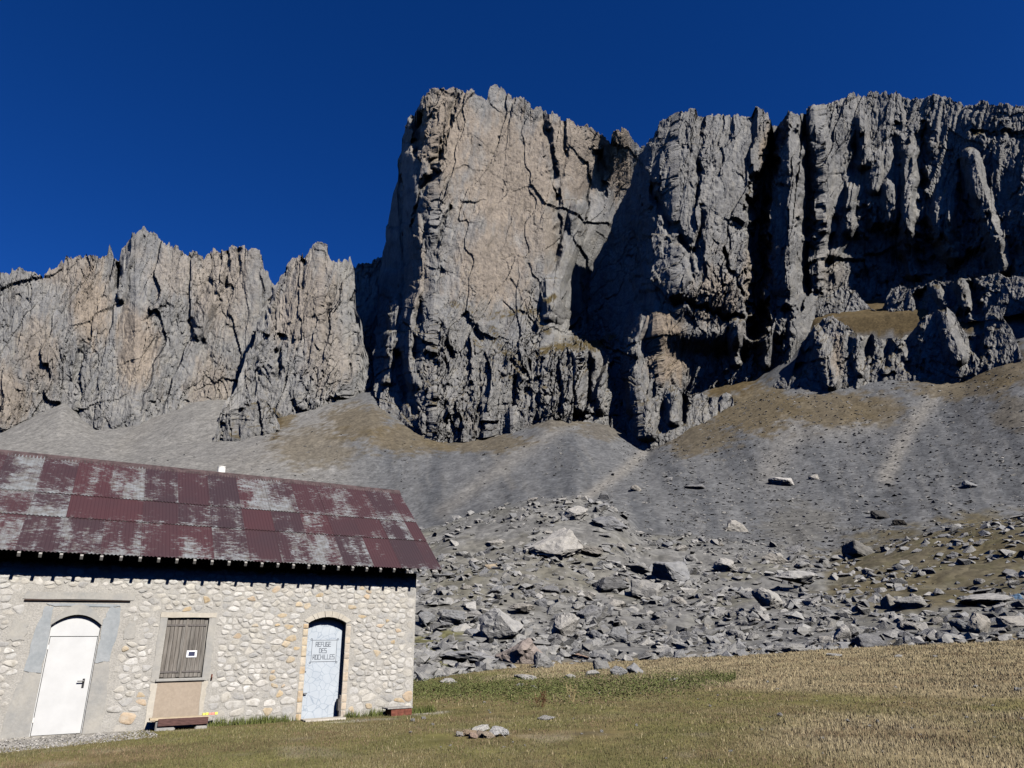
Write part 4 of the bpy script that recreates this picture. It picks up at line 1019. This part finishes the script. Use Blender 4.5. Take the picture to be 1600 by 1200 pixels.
coat('lintel', wob([(-.82, 2.578), (1.20, 2.578), (1.24, 2.73), (-.78, 2.72)], .012, 6), M_cement, 0.012)
MB().prism([(-.79, 2.545), (.2, 2.552), (1.14, 2.56), (1.14, 2.573), (.2, 2.572), (-.79, 2.57)], -0.045, 0.01).build('drip_ledge', M_barge, WALL)
# window surround
x0, x1, z0, z1 = WIN
coat('window_surround', wob([(x0 - .15, z1 + .005), (x1 + .15, z1 + .005), (x1 + .15, z1 + .11), (x0 - .15, z1 + .11)], .012, 7), M_lime, 0.016)
coat('window_surround', wob([(x0 - .15, .93), (x0 - .004, .93), (x0 - .004, z1), (x0 - .15, z1)], .015, 8), M_cement)
coat('window_surround', wob([(x1 + .004, .93), (x1 + .15, .93), (x1 + .15, z1), (x1 + .004, z1)], .015, 9), M_cement)
MB().box(x0 - .06, x1 + .06, -0.05, 0.10, z0 - .06, z0 - .004).build('window_sill', M_cement, WALL, 0.008)
coat('wall_infill', wob([(x0 - .02, -.12), (x1 + .02, -.12), (x1 + .01, .92), (x0 - .01, .92)], .012, 10), M_tan, 0.010)
coat('infill_edge', wob([(x0 - .17, -.12), (x0 - .025, -.12), (x0 - .015, .92), (x0 - .15, .88), (x0 - .14, .6)], .02, 11), M_lime, 0.008)
coat('infill_edge', wob([(x1 + .025, -.12), (x1 + .16, -.12), (x1 + .12, .6), (x1 + .13, .92), (x1 + .015, .92)], .02, 12), M_lime, 0.008)
coat('cement_patch', wob([(1.13, 1.78), (1.34, 1.82), (1.33, 2.1), (1.2, 2.13), (1.12, 2.0)], .02, 13), M_cement); coat('cement_patch', wob([(-.94, 1.77), (-.64, 1.78), (-.63, 2.15), (-.9, 2.18)], .03, 14), M_cement)
# dressed surround of the blue door
xl, xr, zs, ri = BD_[0], BD_[1], BD_[3], BD_[4]
A_ = arch(xl - .01, xr + .01, 0, zs, ri)[1:-1]; B_ = arch(xl - .13, xr + .13, 0, zs + .06, ri + .09)[1:-1]
nseg = 7
for k in range(nseg):
    i0 = round(k * 12 / nseg); i1 = round((k + 1) * 12 / nseg)
    ring = [(p[0] + (.006 if q == 0 else 0), p[1] + .006) for q, p in enumerate(A_[i0:i1 + 1])] + B_[i0:i1 + 1][::-1]
    cx = sum(p[0] for p in ring) / len(ring); cz = sum(p[1] for p in ring) / len(ring)
    MB().prism([(cx + (p[0] - cx) * .96, cz + (p[1] - cz) * .97) for p in ring], -0.018 - .006 * (k % 2), .01).build('arch_stone', M_lime, WALL)
for side, xx in ((0, xl - .125), (1, xr + .005)):
    z = -.1; k = 0
    while z < 2.1:
        h = rs.uniform(.14, .30); z2 = min(z + h, 2.12)
        V, Fc = stone_mesh([(xx, z + .01), (xx + .06, z + .005), (xx + .118, z + .01), (xx + .12, (z + z2) / 2), (xx + .118, z2 - .01), (xx + .05, z2 - .006), (xx, z2 - .01), (xx - .012 * (1 - 2 * side) * 0, (z + z2) / 2)], xx + .06, (z + z2) / 2)
        c = rs.choice([(0.43, 0.36, 0.26), (0.44, 0.385, 0.31), (0.42, 0.315, 0.2)] if side == 0 else [(0.40, 0.345, 0.285), (0.43, 0.36, 0.28)])
        link(pymesh('jamb_stone', V, Fc, [c] * len(V)), 'jamb_stone', M_stone, WALL); z = z2

# white steel door
xl, xr, zs, ri = WD_[0], WD_[1], WD_[3], WD_[4]
wd = bpy.data.objects.new('white_door', None); COL.objects.link(wd); wd.parent = HUT; wd['label'] = 'plain white metal door with arched top panel'
MB().box(xl + .004, xr - .004, .112, .13, -.02, 1.86).build('frame_rebate', M_iron, wd)
MB().box(xl + .028, xr - .028, .06, .10, .012, 1.84).build('door_leaf', M_whitedoor, wd, 0.004)
tp = arch(xl + .004, xr - .004, 1.855, zs - .004, ri)
MB().prism(tp, .07, .11).build('top_panel', M_whitedoor, wd)
MB().box(xl + .002, xl + .018, .05, .11, -.02, 1.85).build('frame_post', M_whitedoor, wd); MB().box(xr - .018, xr - .002, .05, .11, -.02, 1.85).build('frame_post', M_whitedoor, wd)
hd = MB(); hd.box(xr - .155, xr - .115, .045, .062, .86, 1.03); hd.build('handle_plate', M_black, wd)
hd = MB(); hd.cyl((xr - .135, .05, .985), (xr - .135, .005, .985), .011); hd.cyl((xr - .128, .005, .985), (xr - .25, .005, .985), .012); hd.build('handle', M_black, wd)
for z in (1.6, .25): MB().cyl((xl + .02, .05, z), (xl + .02, .05, z + .09), .012).build('hinge', M_galv, wd)
MB().box(xl - .15, xr + .15, -.45, .12, -.25, -.008).build('door_step', M_cement, HUT, 0.02)

# pale blue refuge door with painted crazy paving and lettering
xl, xr, zs, ri = BD_[0], BD_[1], BD_[3], BD_[4]
bd = bpy.data.objects.new('blue_door', None); COL.objects.link(bd); bd.parent = HUT; bd['label'] = 'pale blue arched door painted with crazy paving and REFUGE DES ROCHILLES lettering'
MB().prism(arch(xl + .006, xr - .006, .005, zs - .004, ri), .20, .25).build('door_leaf', M_bluedoor, bd)
MB().box((xl + xr) / 2 + .02 - .30, (xl + xr) / 2 + .02 + .30, .1985, .2005, 1.26, 1.74).build('sign_panel', simple('plain_blue_paint', (0.375, 0.41, 0.445), .6, .05, 5), bd)
def stroke_text(txt, x0, z0, w_, h, gap, th=.011):
    G = {'R': [((0, 0), (0, 1)), ((0, 1), (1, 1)), ((1, 1), (1, .52)), ((1, .52), (0, .52)), ((.4, .52), (1, 0))], 'E': [((0, 0), (0, 1)), ((0, 1), (1, 1)), ((0, .52), (.8, .52)), ((0, 0), (1, 0))],
         'F': [((0, 0), (0, 1)), ((0, 1), (1, 1)), ((0, .52), (.8, .52))], 'U': [((0, 1), (0, 0)), ((0, 0), (1, 0)), ((1, 0), (1, 1))], 'G': [((1, 1), (0, 1)), ((0, 1), (0, 0)), ((0, 0), (1, 0)), ((1, 0), (1, .45)), ((1, .45), (.55, .45))],
         'D': [((0, 0), (0, 1)), ((0, 1), (.7, 1)), ((.7, 1), (1, .75)), ((1, .75), (1, .25)), ((1, .25), (.7, 0)), ((.7, 0), (0, 0))], 'S': [((1, 1), (0, 1)), ((0, 1), (0, .52)), ((0, .52), (1, .52)), ((1, .52), (1, 0)), ((1, 0), (0, 0))],
         'O': [((0, 0), (0, 1)), ((0, 1), (1, 1)), ((1, 1), (1, 0)), ((1, 0), (0, 0))], 'C': [((1, 1), (0, 1)), ((0, 1), (0, 0)), ((0, 0), (1, 0))], 'H': [((0, 0), (0, 1)), ((1, 0), (1, 1)), ((0, .52), (1, .52))],
         'i': [((.5, 0), (.5, .62)), ((.5, .84), (.5, .98))], 'L': [((0, 1), (0, 0)), ((0, 0), (1, 0))]}
    for ch in txt:
        cw = w_ * (.35 if ch == 'i' else 1); yield ch, [((x0 + a[0] * cw, z0 + a[1] * h), (x0 + b_[0] * cw, z0 + b_[1] * h)) for a, b_ in G[ch]]; x0 += cw + gap
def strokes(segs, th, y0=.1965):
    mb = MB()
    for (ax, az), (bx, bz_) in segs:
        L = math.hypot(bx - ax, bz_ - az); ux, uz = (bx - ax) / L, (bz_ - az) / L
        a = (ax - ux * th / 2, az - uz * th / 2); c = (bx + ux * th / 2, bz_ + uz * th / 2); nx, nz = -uz * th / 2, ux * th / 2
        mb.prism([(a[0] + nx, a[1] + nz), (a[0] - nx, a[1] - nz), (c[0] - nx, c[1] - nz), (c[0] + nx, c[1] + nz)], y0 - .001, y0 + .001); y0 -= .00002
    return mb
cxm = (xl + xr) / 2 + .02
for txt, z in (('REFUGE', 1.60), ('DES', 1.455), ('ROCHiLLES', 1.31)):
    w_, gp = .047, .017
    tw = sum(w_ * (.35 if c == 'i' else 1) + gp for c in txt) - gp
    allseg = []
    for ch, seg in stroke_text(txt, cxm - tw / 2 - (.03 if txt != 'ROCHiLLES' else 0), z, w_, .10, gp): allseg += seg
    strokes(allseg, .012).build('lettering', M_ink, bd)
fx0, fx1, fz0, fz1 = cxm - .305, cxm + .305, 1.255, 1.745
fr = [((fx0, fz0), (fx1, fz0)), ((fx1, fz0), (fx1, fz1)), ((fx1, fz1), (fx0, fz1)), ((fx0, fz1), (fx0, fz0))]
for (qx, qz, sx, sz_) in ((fx0, fz0, -1, -1), (fx1, fz0, 1, -1), (fx1, fz1, 1, 1), (fx0, fz1, -1, 1)):
    c = (qx + sx * .02, qz + sz_ * .02); k8 = [(c[0] + .02 * math.cos(t * math.pi / 3), c[1] + .02 * math.sin(t * math.pi / 3)) for t in range(7)]; fr += list(zip(k8[:-1], k8[1:]))
strokes(fr, .009).build('painted_frame', M_ink, bd)
hd = MB(); hd.cyl((xl + .07, .20, .56), (xl + .07, .15, .56), .014); hd.cyl((xl + .05, .15, .56), (xl + .13, .15, .56), .014); hd.build('handle', M_black, bd)
hd = MB(); hd.box(xl + .02, xl + .05, .16, .20, 1.02, 1.07); hd.cyl((xl + .03, .17, 1.04), (xl + .08, .17, 1.05), .008); hd.build('latch', M_iron, bd)
MB().box(xr - .045, xr - .006, -.01, .10, .02, .50).build('door_stop', M_iron, bd, .006)
hd = MB(); hd.box(xr - .075, xr - .05, -.02, .12, .16, .42); hd.build('bolt', M_iron, bd, .005)
MB().box(xl + .003, xr - .003, -.03, .26, -.2, -.004).build('threshold', M_cement, HUT, .008)

# window: two plank shutters
x0, x1, z0, z1 = WIN
mid = (x0 + x1) / 2 - .01
for a, b_, np_ in ((x0 + .006, mid - .006, 5), (mid + .006, x1 - .006, 5)):
    sh = bpy.data.objects.new('shutter', None); COL.objects.link(sh); sh.parent = HUT
    ww = (b_ - a) / np_
    for k in range(np_):
        ofs = rs.uniform(-.004, .004)
        MB().box(a + k * ww + .003, a + (k + 1) * ww - .003, .045 + ofs, .075 + ofs, z0 + .008 + rs.uniform(0, .015), z1 - .008 - rs.uniform(0, .01)).build('plank', M_plank, sh, .003)
    for zz in (z1 - .16, z0 + .13):
        MB().box(a + .0, b_ - .03, .030, .040, zz - .018, zz + .018).build('strap_hinge', M_iron, sh)
    if a > mid:
        MB().box(a + .06, a + .27, .026, .028, z0 + .42, z0 + .56).build('notice', M_paper, sh); MB().box(a + .10, a + .23, .0245, .0255, z0 + .445, z0 + .535).build('notice_print', M_print, sh)
MB().box(mid - .02, mid + .02, .03, .044, z0 + .01, z1 - .01).build('meeting_strip', M_plank, HUT)
MB().box(x0, x1, .09, .12, z0, z1).build('window_back', M_barge, HUT)
hd = MB(); hd.box(x1 + .19, x1 + .215, -.03, .0, .93, 1.05); hd.cyl((x1 + .2, -.03, 1.0), (x1 + .2, -.07, .97), .012); hd.build('shutter_hook', M_rust, HUT)

# ---- roof: corrugated sheets in three rows, rafters, ridge
roof = bpy.data.objects.new('roof', None); COL.objects.link(roof); roof.parent = HUT
E_Y, E_Z, R_Y, R_Z = -0.54, 3.46, 2.75, 6.18
RL = math.hypot(R_Y - E_Y, R_Z - E_Z); uy, uz = (R_Y - E_Y) / RL, (R_Z - E_Z) / RL; ny_, nz_ = -uz, uy
def sheet_mesh(width, q0, q1, lift0, lift1):
    pitch = .0755; n = int(round(width / pitch)) * 4; V = []; low = []; al = []
    for j, q in enumerate((q0, (q0 + q1) / 2, q1)):
        lf = lift0 + (lift1 - lift0) * j / 2
        for i in range(n + 1):
            x = width * i / n; h = .013 * math.cos(2 * math.pi * x / pitch) + lf
            V.append((x, E_Y + uy * q + ny_ * h, E_Z + uz * q + nz_ * h)); low.append(1 - j / 2); al.append(i / n)
    Fc = [(j * (n + 1) + i, j * (n + 1) + i + 1, (j + 1) * (n + 1) + i + 1, (j + 1) * (n + 1) + i) for j in range(2) for i in range(n)]
    me = pymesh('roof_sheet', V, Fc)
    for nm, dat in (('Low', low), ('Along', al)):
        at = me.attributes.new(nm, 'FLOAT', 'POINT'); at.data.foreach_set('value', np.array(dat, np.float32))
    for p in me.polygons: p.use_smooth = True
    me.materials.append(M_roof); return me
SW = .755
rowsq = [(0.0, 1.44, .004, .008), (1.36, 2.46, .026, .012), (2.38, 4.29, .030, .014)]
R_END = 8.33
# how bare each sheet is, column by column from the right-hand verge, per row (low, middle, top)
WEAR = [[.12, .25, .5, .35], [.2, .55, .45], [.15, .2, .45], [.55, .2, .4], [.72, .3, .3], [.6, .25, .75], [.15, .2, .72], [.6, .3, .25], [.4, .25, .2], [.3, .15, .55], [.55, .12, .6], [.4, .1, .3], [.25, .62, .55], [.62, .7, .7], [.6, .68, .62], [.6, .65, .65], [.5, .6, .6]]
for rI, (q0, q1, l0, l1) in enumerate(rowsq):
    me_full = sheet_mesh(SW + .02, q0, q1, l0, l1); half = sheet_mesh(.40, q0, q1, l0, l1)
    s_ = R_END - .40; o = link(half, 'roof_sheet', None, roof); o.location.x = s_; o['sx'] = float(s_); o['wear'] = WEAR[0][rI + 1] if rI == 2 else WEAR[0][rI]
    k = 1; 
    while s_ > -4.6:
        s_ -= SW; o = link(me_full, 'roof_sheet', None, roof); o.location = (s_ + rs.uniform(-.006, .006), 0, .0025 * (k % 2)); o['sx'] = float(s_); o['wear'] = WEAR[min(k, 16)][rI] + rs.uniform(-.06, .06); k += 1
L_END = s_
bk = sheet_mesh(R_END - L_END, 0, 4.28, .01, .01)
for v in bk.vertices: v.co = (v.co.x, 5.5 - v.co.y, v.co.z)
o = link(bk, 'rear_roof_sheet', None, roof); o.location.x = L_END; o['sx'] = float(L_END); o['wear'] = .3
rc = MB()
rc.prism([(R_Y - .16, R_Z - .105), (R_Y, R_Z + .045), (R_Y + .16, R_Z - .105), (R_Y + .16, R_Z - .118), (R_Y, R_Z + .03), (R_Y - .16, R_Z - .118)], L_END - .02, R_END + .02); rc.v = [(v[1], v[0], v[2]) for v in rc.v]; o = rc.build('ridge_cap', simple('ridge_metal', (0.06, 0.042, 0.042), .7, .5, 6), roof)
ta = Matrix.Rotation(math.atan2(uz, uy), 4, 'X')
def along(q0, q1, x0, x1, d0, d1):
    """box along the slope: q up the slope, d below the sheets"""
    P = []
    for q, d in ((q0, d1), (q1, d1), (q1, d0), (q0, d0)): P.append((E_Y + uy * q - ny_ * d, E_Z + uz * q - nz_ * d))
    mb = MB(); mb.prism(P, x0, x1); mb.v = [(v[1], v[0], v[2]) for v in mb.v]; return mb
raf = along(-.055, 1.35, -.028, .028, .022, .105); m0 = None
x = -1.027 - 9 * .3638
k = 0
while x < R_END - .02:
    if m0 is None:
        o = raf.build('rafter', M_tail, roof); m0 = o.data
    else:
        o = link(m0, 'rafter', None, roof)
    o.location = (x, 0, rs.uniform(-.006, .006)); x += .3638
along(.02, 4.27, R_END - .035, R_END - .008, .016, .14).build('barge_board', M_barge, roof)
bb = along(.02, 4.25, R_END - .035, R_END - .008, .016, .14); bb.v = [(v[0], 5.5 - v[1], v[2]) for v in bb.v]; bb.build('barge_board', M_barge, roof)
for q in (.9, 2.2, 3.5): along(q, q + .07, S0, R_END - .04, .02, .06).build('batten', M_barge, roof)
fl = MB(); fl.cyl((3.07, R_Y + .25, R_Z - .3), (3.07, R_Y + .25, R_Z + .24), .105, 16); fl.cyl((3.07, R_Y + .25, R_Z + .235), (3.07, R_Y + .25, R_Z + .255), .112, 16); fl.build('flue_pipe', M_galv, roof)

# ------------------------------------------------------------------ things at the foot of the hut
def hut_pt(s, f, z=0):
    """facade coordinates: s along, f metres in front of the wall"""
    return Vector((FOOT[0] + DV[0] * s + NV[0] * f, FOOT[1] + DV[1] * s + NV[1] * f, z))
RZ = math.pi / 2 - FAC_AZ
def root(name, s, f, label, cat, group=None, rz=0):
    p = hut_pt(s, f); o = bpy.data.objects.new(name, None); COL.objects.link(o); o.location = (p.x, p.y, ground_z(p.x, p.y)); o.rotation_euler = (0, 0, RZ + rz); return tag(o, label, cat, group)
be = root('bench', 2.45, .33, 'low dark brown plank bench on stone blocks under the shuttered window', 'bench', rz=-.05)
MB().box(-.62, .52, -.17, .19, .19, .235).build('seat', M_palewood, be, .006)
MB().box(-.46, .50, -.20, -.172, .085, .225).build('front_board', M_brown, be, .005)
for a, c in ((-.50, -.12), (.26, .50)): MB().box(a, c, -.16, .16, -.1, .189).build('stone_block', M_cement, be, .03)
mt = root('marker_tape', 2.98, .24, 'yellow and pink marker tape at the end of the bench', 'tape')
mt.location.z += .235
for k in range(5): MB().box(-.12 + k * .062, -.12 + (k + 1) * .062 - .004, -.025, .025, .0, .045 + .006 * math.sin(k * 2)).build('tape_segment', M_pink if k in (2, 3) else M_yellow, mt, .004)
cr = root('crate', 7.33, .33, 'low rusty red box with a grey board on top at the hut corner', 'box', rz=.03)
MB().box(-.27, .27, -.17, .17, -.05, .15).build('body', M_rust, cr, .008); MB().box(-.37, .29, -.19, .19, .153, .185).build('lid', M_tail, cr, .006)
sb = root('stone_slab', 5.5, .33, 'flat pale stone step in front of the blue door', 'step')
P_ = wob([(-.5, -.24), (.42, -.26), (.52, .0), (.46, .27), (-.48, .27)], .02, 21, 3); mb = MB(); mb.prism(P_, -.08, .035); mb.v = [(v[0], v[2], v[1]) for v in mb.v]; mb.build('slab', M_lime, sb, .01)

# rock pile in the meadow: every rock a thing
PILE = [(733, 1151, 22, 13, 'small brown stone', (0.26, 0.2, 0.14)), (719, 1152, 12, 8, 'smallest pale stone', (0.33, 0.31, 0.28)), (747, 1145, 28, 14, 'long pale slab on top', (0.38, 0.365, 0.335)), (750, 1154, 18, 13, 'darker brownish stone', (0.22, 0.18, 0.145)), (777, 1153, 30, 19, 'large pale grey wedge', (0.35, 0.345, 0.335)), (788, 1152, 13, 15, 'upright white stone', (0.42, 0.405, 0.38)), (763, 1155, 18, 12, 'tan middle stone', (0.31, 0.26, 0.2)), (739, 1155, 14, 10, 'pinkish front stone', (0.32, 0.24, 0.19))]
for i, (x, y, ww, hh, lab, tone) in enumerate(PILE): put_boulder('rock', x, y, ww * 1.1, hh * .85, lab + ' of the rock pile in the meadow', 'rock', 'rock pile in the meadow', var=(i * 3) % 16, tone=tuple(min(.6, 1.6 * k) for k in tone), tilt=.2, sink=.12)
SCAT = [(854, 1125, 28, 6), (1052, 1064, 16, 6), (1404, 1027, 12, 4), (1303, 1025, 22, 4), (1462, 1028, 7, 4), (1219, 1120, 8, 6), (1323, 1130, 10, 6), (1372, 1130, 7, 5), (1358, 1136, 7, 4), (1285, 1156, 6, 4), (1200, 1067, 5, 4), (1215, 1078, 5, 3), (1110, 1105, 5, 4), (995, 1135, 5, 4), (940, 1145, 6, 4), (1525, 1075, 7, 4), (1590, 1080, 12, 5), (890, 1090, 6, 4), (1142, 1176, 6, 4), (1190, 1142, 5, 3), (645, 1128, 8, 5), (662, 1124, 7, 4), (676, 1134, 6, 4), (812, 1072, 12, 5), (960, 1048, 10, 5), (834, 1076, 10, 5), (700, 1068, 26, 10), (822, 1062, 40, 7), (890, 1060, 16, 7), (925, 1056, 22, 9)]
for x, y, ww, hh in SCAT: put_boulder('meadow_stone', x, y, ww, hh, 'small pale stone lying in the meadow grass', 'stone', 'small stones in the meadow', tone=(0.36, 0.35, 0.325), sink=.3)
for i in range(60):
    x = RNG.uniform(560, 1600); y = RNG.uniform(1075, 1190); ww = RNG.uniform(2.5, 5)
    if x < 660 and y < 1140: continue
    put_boulder('meadow_stone', x, y, ww, ww * .6, 'small pale stone lying in the meadow grass', 'stone', 'small stones in the meadow', tone=(0.40, 0.385, 0.36), sink=.25)
def apron(r, N):
    s = r.uniform(-3.0, 1.9, N); f = (2.3 - .35 * s) * r.random(N) ** .7 + .05
    return FOOT[0] + DV[0] * s + NV[0] * f, FOOT[1] + DV[1] * s + NV[1] * f
rubble('gravel', 'pale gravel in front of the white door', 4500, apron, 13, 'gravel', 0.012, 0.05, 3, [(0.34, 0.325, 0.30), (0.27, 0.26, 0.24), (0.40, 0.385, 0.36)], .6)

# ------------------------------------------------------------------ meadow grass, herbs
M_grass = Mat('meadow_blades', 0.85, 0.15); M_grass.base(M_grass.attr('Col').outputs['Color']); M_grass = M_grass.m
def blades(name, label, N, seed, sampler, hfun, cfun, wid=.0042, cat='grass', lean=.5):
    r = np.random.default_rng(seed); X, Y = sampler(r, N)
    D = np.hypot(X, Y); az = np.arctan2(X, Y); Z = terrain(az, D); n = len(X)
    px, py = project(X, Y, Z)
    H = hfun(r, X, Y, D, px, py); keep = H > 0
    X, Y, Z, D, px, py, H = [a[keep] for a in (X, Y, Z, D, px, py, H)]; n = len(X)
    W = np.maximum(wid, .00045 * D) * r.uniform(.7, 1.4, n); a = r.uniform(0, math.pi, n); b = r.uniform(0, 2 * math.pi, n); L = H * lean * r.random(n)
    cx, sx = np.cos(a) * W, np.sin(a) * W
    V = np.zeros((n, 3, 3)); V[:, 0] = np.stack([X - cx, Y - sx, Z - .01], -1); V[:, 1] = np.stack([X + cx, Y + sx, Z - .01], -1); V[:, 2] = np.stack([X + np.cos(b) * L, Y + np.sin(b) * L, Z + H], -1)
    C = cfun(r, X, Y, D, px, py, H)
    me = big_mesh(name, V.reshape(-1, 3), np.arange(3 * n).reshape(-1, 3), np.repeat(C, 3, 0), False)
    return tag(link(me, name, M_grass), label, cat, kind='stuff')
def meadow(r, N):
    D = np.exp(r.uniform(math.log(8.5), math.log(56), N)); A = np.radians(r.uniform(-40, 50, N)); X, Y = D * np.sin(A), D * np.cos(A)
    s = (X - FOOT[0]) * DV[0] + (Y - FOOT[1]) * DV[1]; f = (X - FOOT[0]) * NV[0] + (Y - FOOT[1]) * NV[1]
    k = (D < edge_dist(A) + .2 + 3.5 * fbm(X / 3, Y / 3, 93, 3)) & ~((f < 0.03) & (s < S1 + .02) & (f > -6)) & ~((s < 1.75 - .5 * f) & (f < 1.85 - .35 * s)) & ~((np.abs(s - 5.5) < .5) & (f < .55)) 
    k &= (f > 0) | (s > S1)
    return X[k], Y[k]
def dryness(X, Y, px, py):
    n1 = fbm(X / 9, Y / 9, 41, 4)
    return sstep(-0.25, 0.3, n1 + 1.2 * (sstep(1110, 1050, py) - 0.45) + 0.9 * (sstep(700, 1400, px) - 0.5))
def gh(r, X, Y, D, px, py):
    bare = fbm(X / 2.2, Y / 2.2, 88, 3)
    return np.where(bare + .35 * r.random(len(X)) > .52, 0, (.012 + .03 * r.random(len(X)) ** 2 + .045 * dryness(X, Y, px, py) * r.random(len(X)) ** 2) * (1 + .014 * D))
def gc(r, X, Y, D, px, py, H):
    n = len(X); d = np.clip(dryness(X, Y, px, py) + r.normal(0, .22, n) + .5 * fbm(X / 1.1, Y / 1.1, 90, 3) + .9 * fbm(X / 3.5, Y / 3.5, 91, 3), 0, 1)[:, None]
    g = np.array((0.118, 0.112, 0.050)) * r.uniform(.5, 1.5, (n, 1)); y = np.array((0.31, 0.258, 0.160)) * r.uniform(.55, 1.35, (n, 1)); br = np.array((0.165, 0.12, 0.072))
    C = g * (1 - d) + y * d; m = (r.random(n) < .15 + .6 * sstep(0, .35, fbm(X / 2.6, Y / 2.6, 92, 3)))[:, None]; return np.where(m, br * r.uniform(.7, 1.3, (n, 1)), C)
blades('grass', 'short olive and straw coloured meadow turf', 540000, 21, meadow, gh, gc)
def tufts(r, N):
    k = 700; D = np.exp(r.uniform(math.log(10), math.log(54), k)); A = np.radians(r.uniform(-10, 37, k)); cx, cy = D * np.sin(A), D * np.cos(A)
    i = r.integers(0, k, N); X = cx[i] + r.normal(0, .07, N); Y = cy[i] + r.normal(0, .07, N)
    s = (X - FOOT[0]) * DV[0] + (Y - FOOT[1]) * DV[1]; f = (X - FOOT[0]) * NV[0] + (Y - FOOT[1]) * NV[1]; m = ((f > .05) | (s > S1 + .1)) & (np.hypot(X, Y) < edge_dist(np.arctan2(X, Y)))
    px, py = project(X, Y, Y * 0); m &= r.random(N) < .15 + .85 * dryness(X, Y, px, py)
    return X[m], Y[m]
blades('dry_grass', 'tall straw coloured grass tufts in the meadow', 16000, 22, tufts, lambda r, X, Y, D, px, py: (.04 + .12 * r.random(len(X))) * np.clip(D / 26, .55, 1.3), lambda r, X, Y, D, px, py, H: np.array((0.36, 0.30, 0.18)) * r.uniform(.65, 1.15, (len(X), 1)), .004, lean=.6)
def wallfoot(r, N):
    s = r.uniform(2.9, 8.4, N); f = np.abs(r.normal(.08, .09, N)); k = ~((np.abs(s - 5.5) < .55)) & (r.random(N) < sstep(-.2, .3, fbm(s * 1.3, f * 0, 5, 2)) + .1); s, f = s[k], f[k] + .02
    return FOOT[0] + DV[0] * s + NV[0] * f, FOOT[1] + DV[1] * s + NV[1] * f
blades('grass', 'longer green grass along the foot of the hut wall', 6000, 23, wallfoot, lambda r, X, Y, D, px, py: .05 + .16 * r.random(len(X)) ** 1.5, lambda r, X, Y, D, px, py, H: np.array((0.10, 0.115, 0.035)) * r.uniform(.6, 1.4, (len(X), 1)), .005)
def herbs(r, N):
    px = r.uniform(640, 1150, N); mid = np.interp(px, [640, 800, 1000, 1150], [1076, 1076, 1069, 1058]); hw = np.interp(px, [640, 900, 1080, 1150], [15, 19, 15, 5]); py = mid + hw * r.normal(0, .6, N) + 3 * fbm(px / 25, px * 0, 6, 2)
    X = np.zeros(N); Y = np.zeros(N)
    az, te = ray(px, py); D = np.full(N, 24.0)
    for it in range(25): D = np.clip(0.5 * D + 0.5 * (terrain(az, D) - EYE) / np.minimum(te, -.004), 12, 48)
    return D * np.sin(az), D * np.cos(az)
def leafy(name, label, N, seed, sampler, col, size):
    r = np.random.default_rng(seed); X, Y = sampler(r, N); n = len(X); Z = terrain(np.arctan2(X, Y), np.hypot(X, Y))
    c = np.stack([X, Y, Z + r.uniform(.02, .11, n)], -1); a = r.normal(size=(n, 3)); a[:, 2] *= .5; a /= np.linalg.norm(a, axis=1, keepdims=True); b = np.cross(a, r.normal(size=(n, 3))); b /= np.linalg.norm(b, axis=1, keepdims=True)
    S = size * r.uniform(.6, 1.4, (n, 1)); V = np.stack([c - a * S, c + b * S * .5, c + a * S, c - b * S * .5], 1)
    me = big_mesh(name, V.reshape(-1, 3), np.arange(4 * n).reshape(-1, 4), np.repeat(np.array(col) * r.uniform(.6, 1.4, (n, 1)), 4, 0), False)
    return tag(link(me, name, M_grass), label, 'plants', kind='stuff')
leafy('ground_cover', 'low bright green leafy herbs in a band across the meadow', 26000, 31, herbs, (0.088, 0.100, 0.034), .03)
def weed(px, py, h, col, label, seed):
    P, d = ground_hit(px, py); r = random.Random(seed); mb = MB()
    for k in range(14):
        a = r.uniform(0, 6.28); l = h * r.uniform(.5, 1); p0 = (r.uniform(-.08, .08), r.uniform(-.08, .08), -.02); p1 = (p0[0] + math.cos(a) * l * .35, p0[1] + math.sin(a) * l * .35, l); mb.cyl(p0, p1, .006, 4, .003)
        for j in range(3):
            t = .5 + .16 * j; q = [p0[i] + (p1[i] - p0[i]) * t for i in range(3)]; mb.cyl(q, (q[0] + r.uniform(-.05, .05), q[1] + r.uniform(-.05, .05), q[2] + .05), .012, 4, .003)
    o = mb.build('weed', simple('dead_stalks', col, .9, .4, 20)); o.location = P; return tag(o, label, 'weed')
weed(845, 1105, .45, (0.10, 0.05, 0.025), 'rust brown clump of dead dock stalks in the meadow', 1)
weed(895, 1098, .55, (0.34, 0.27, 0.14), 'pale dry upright weed clump beside the rust brown clump', 2)
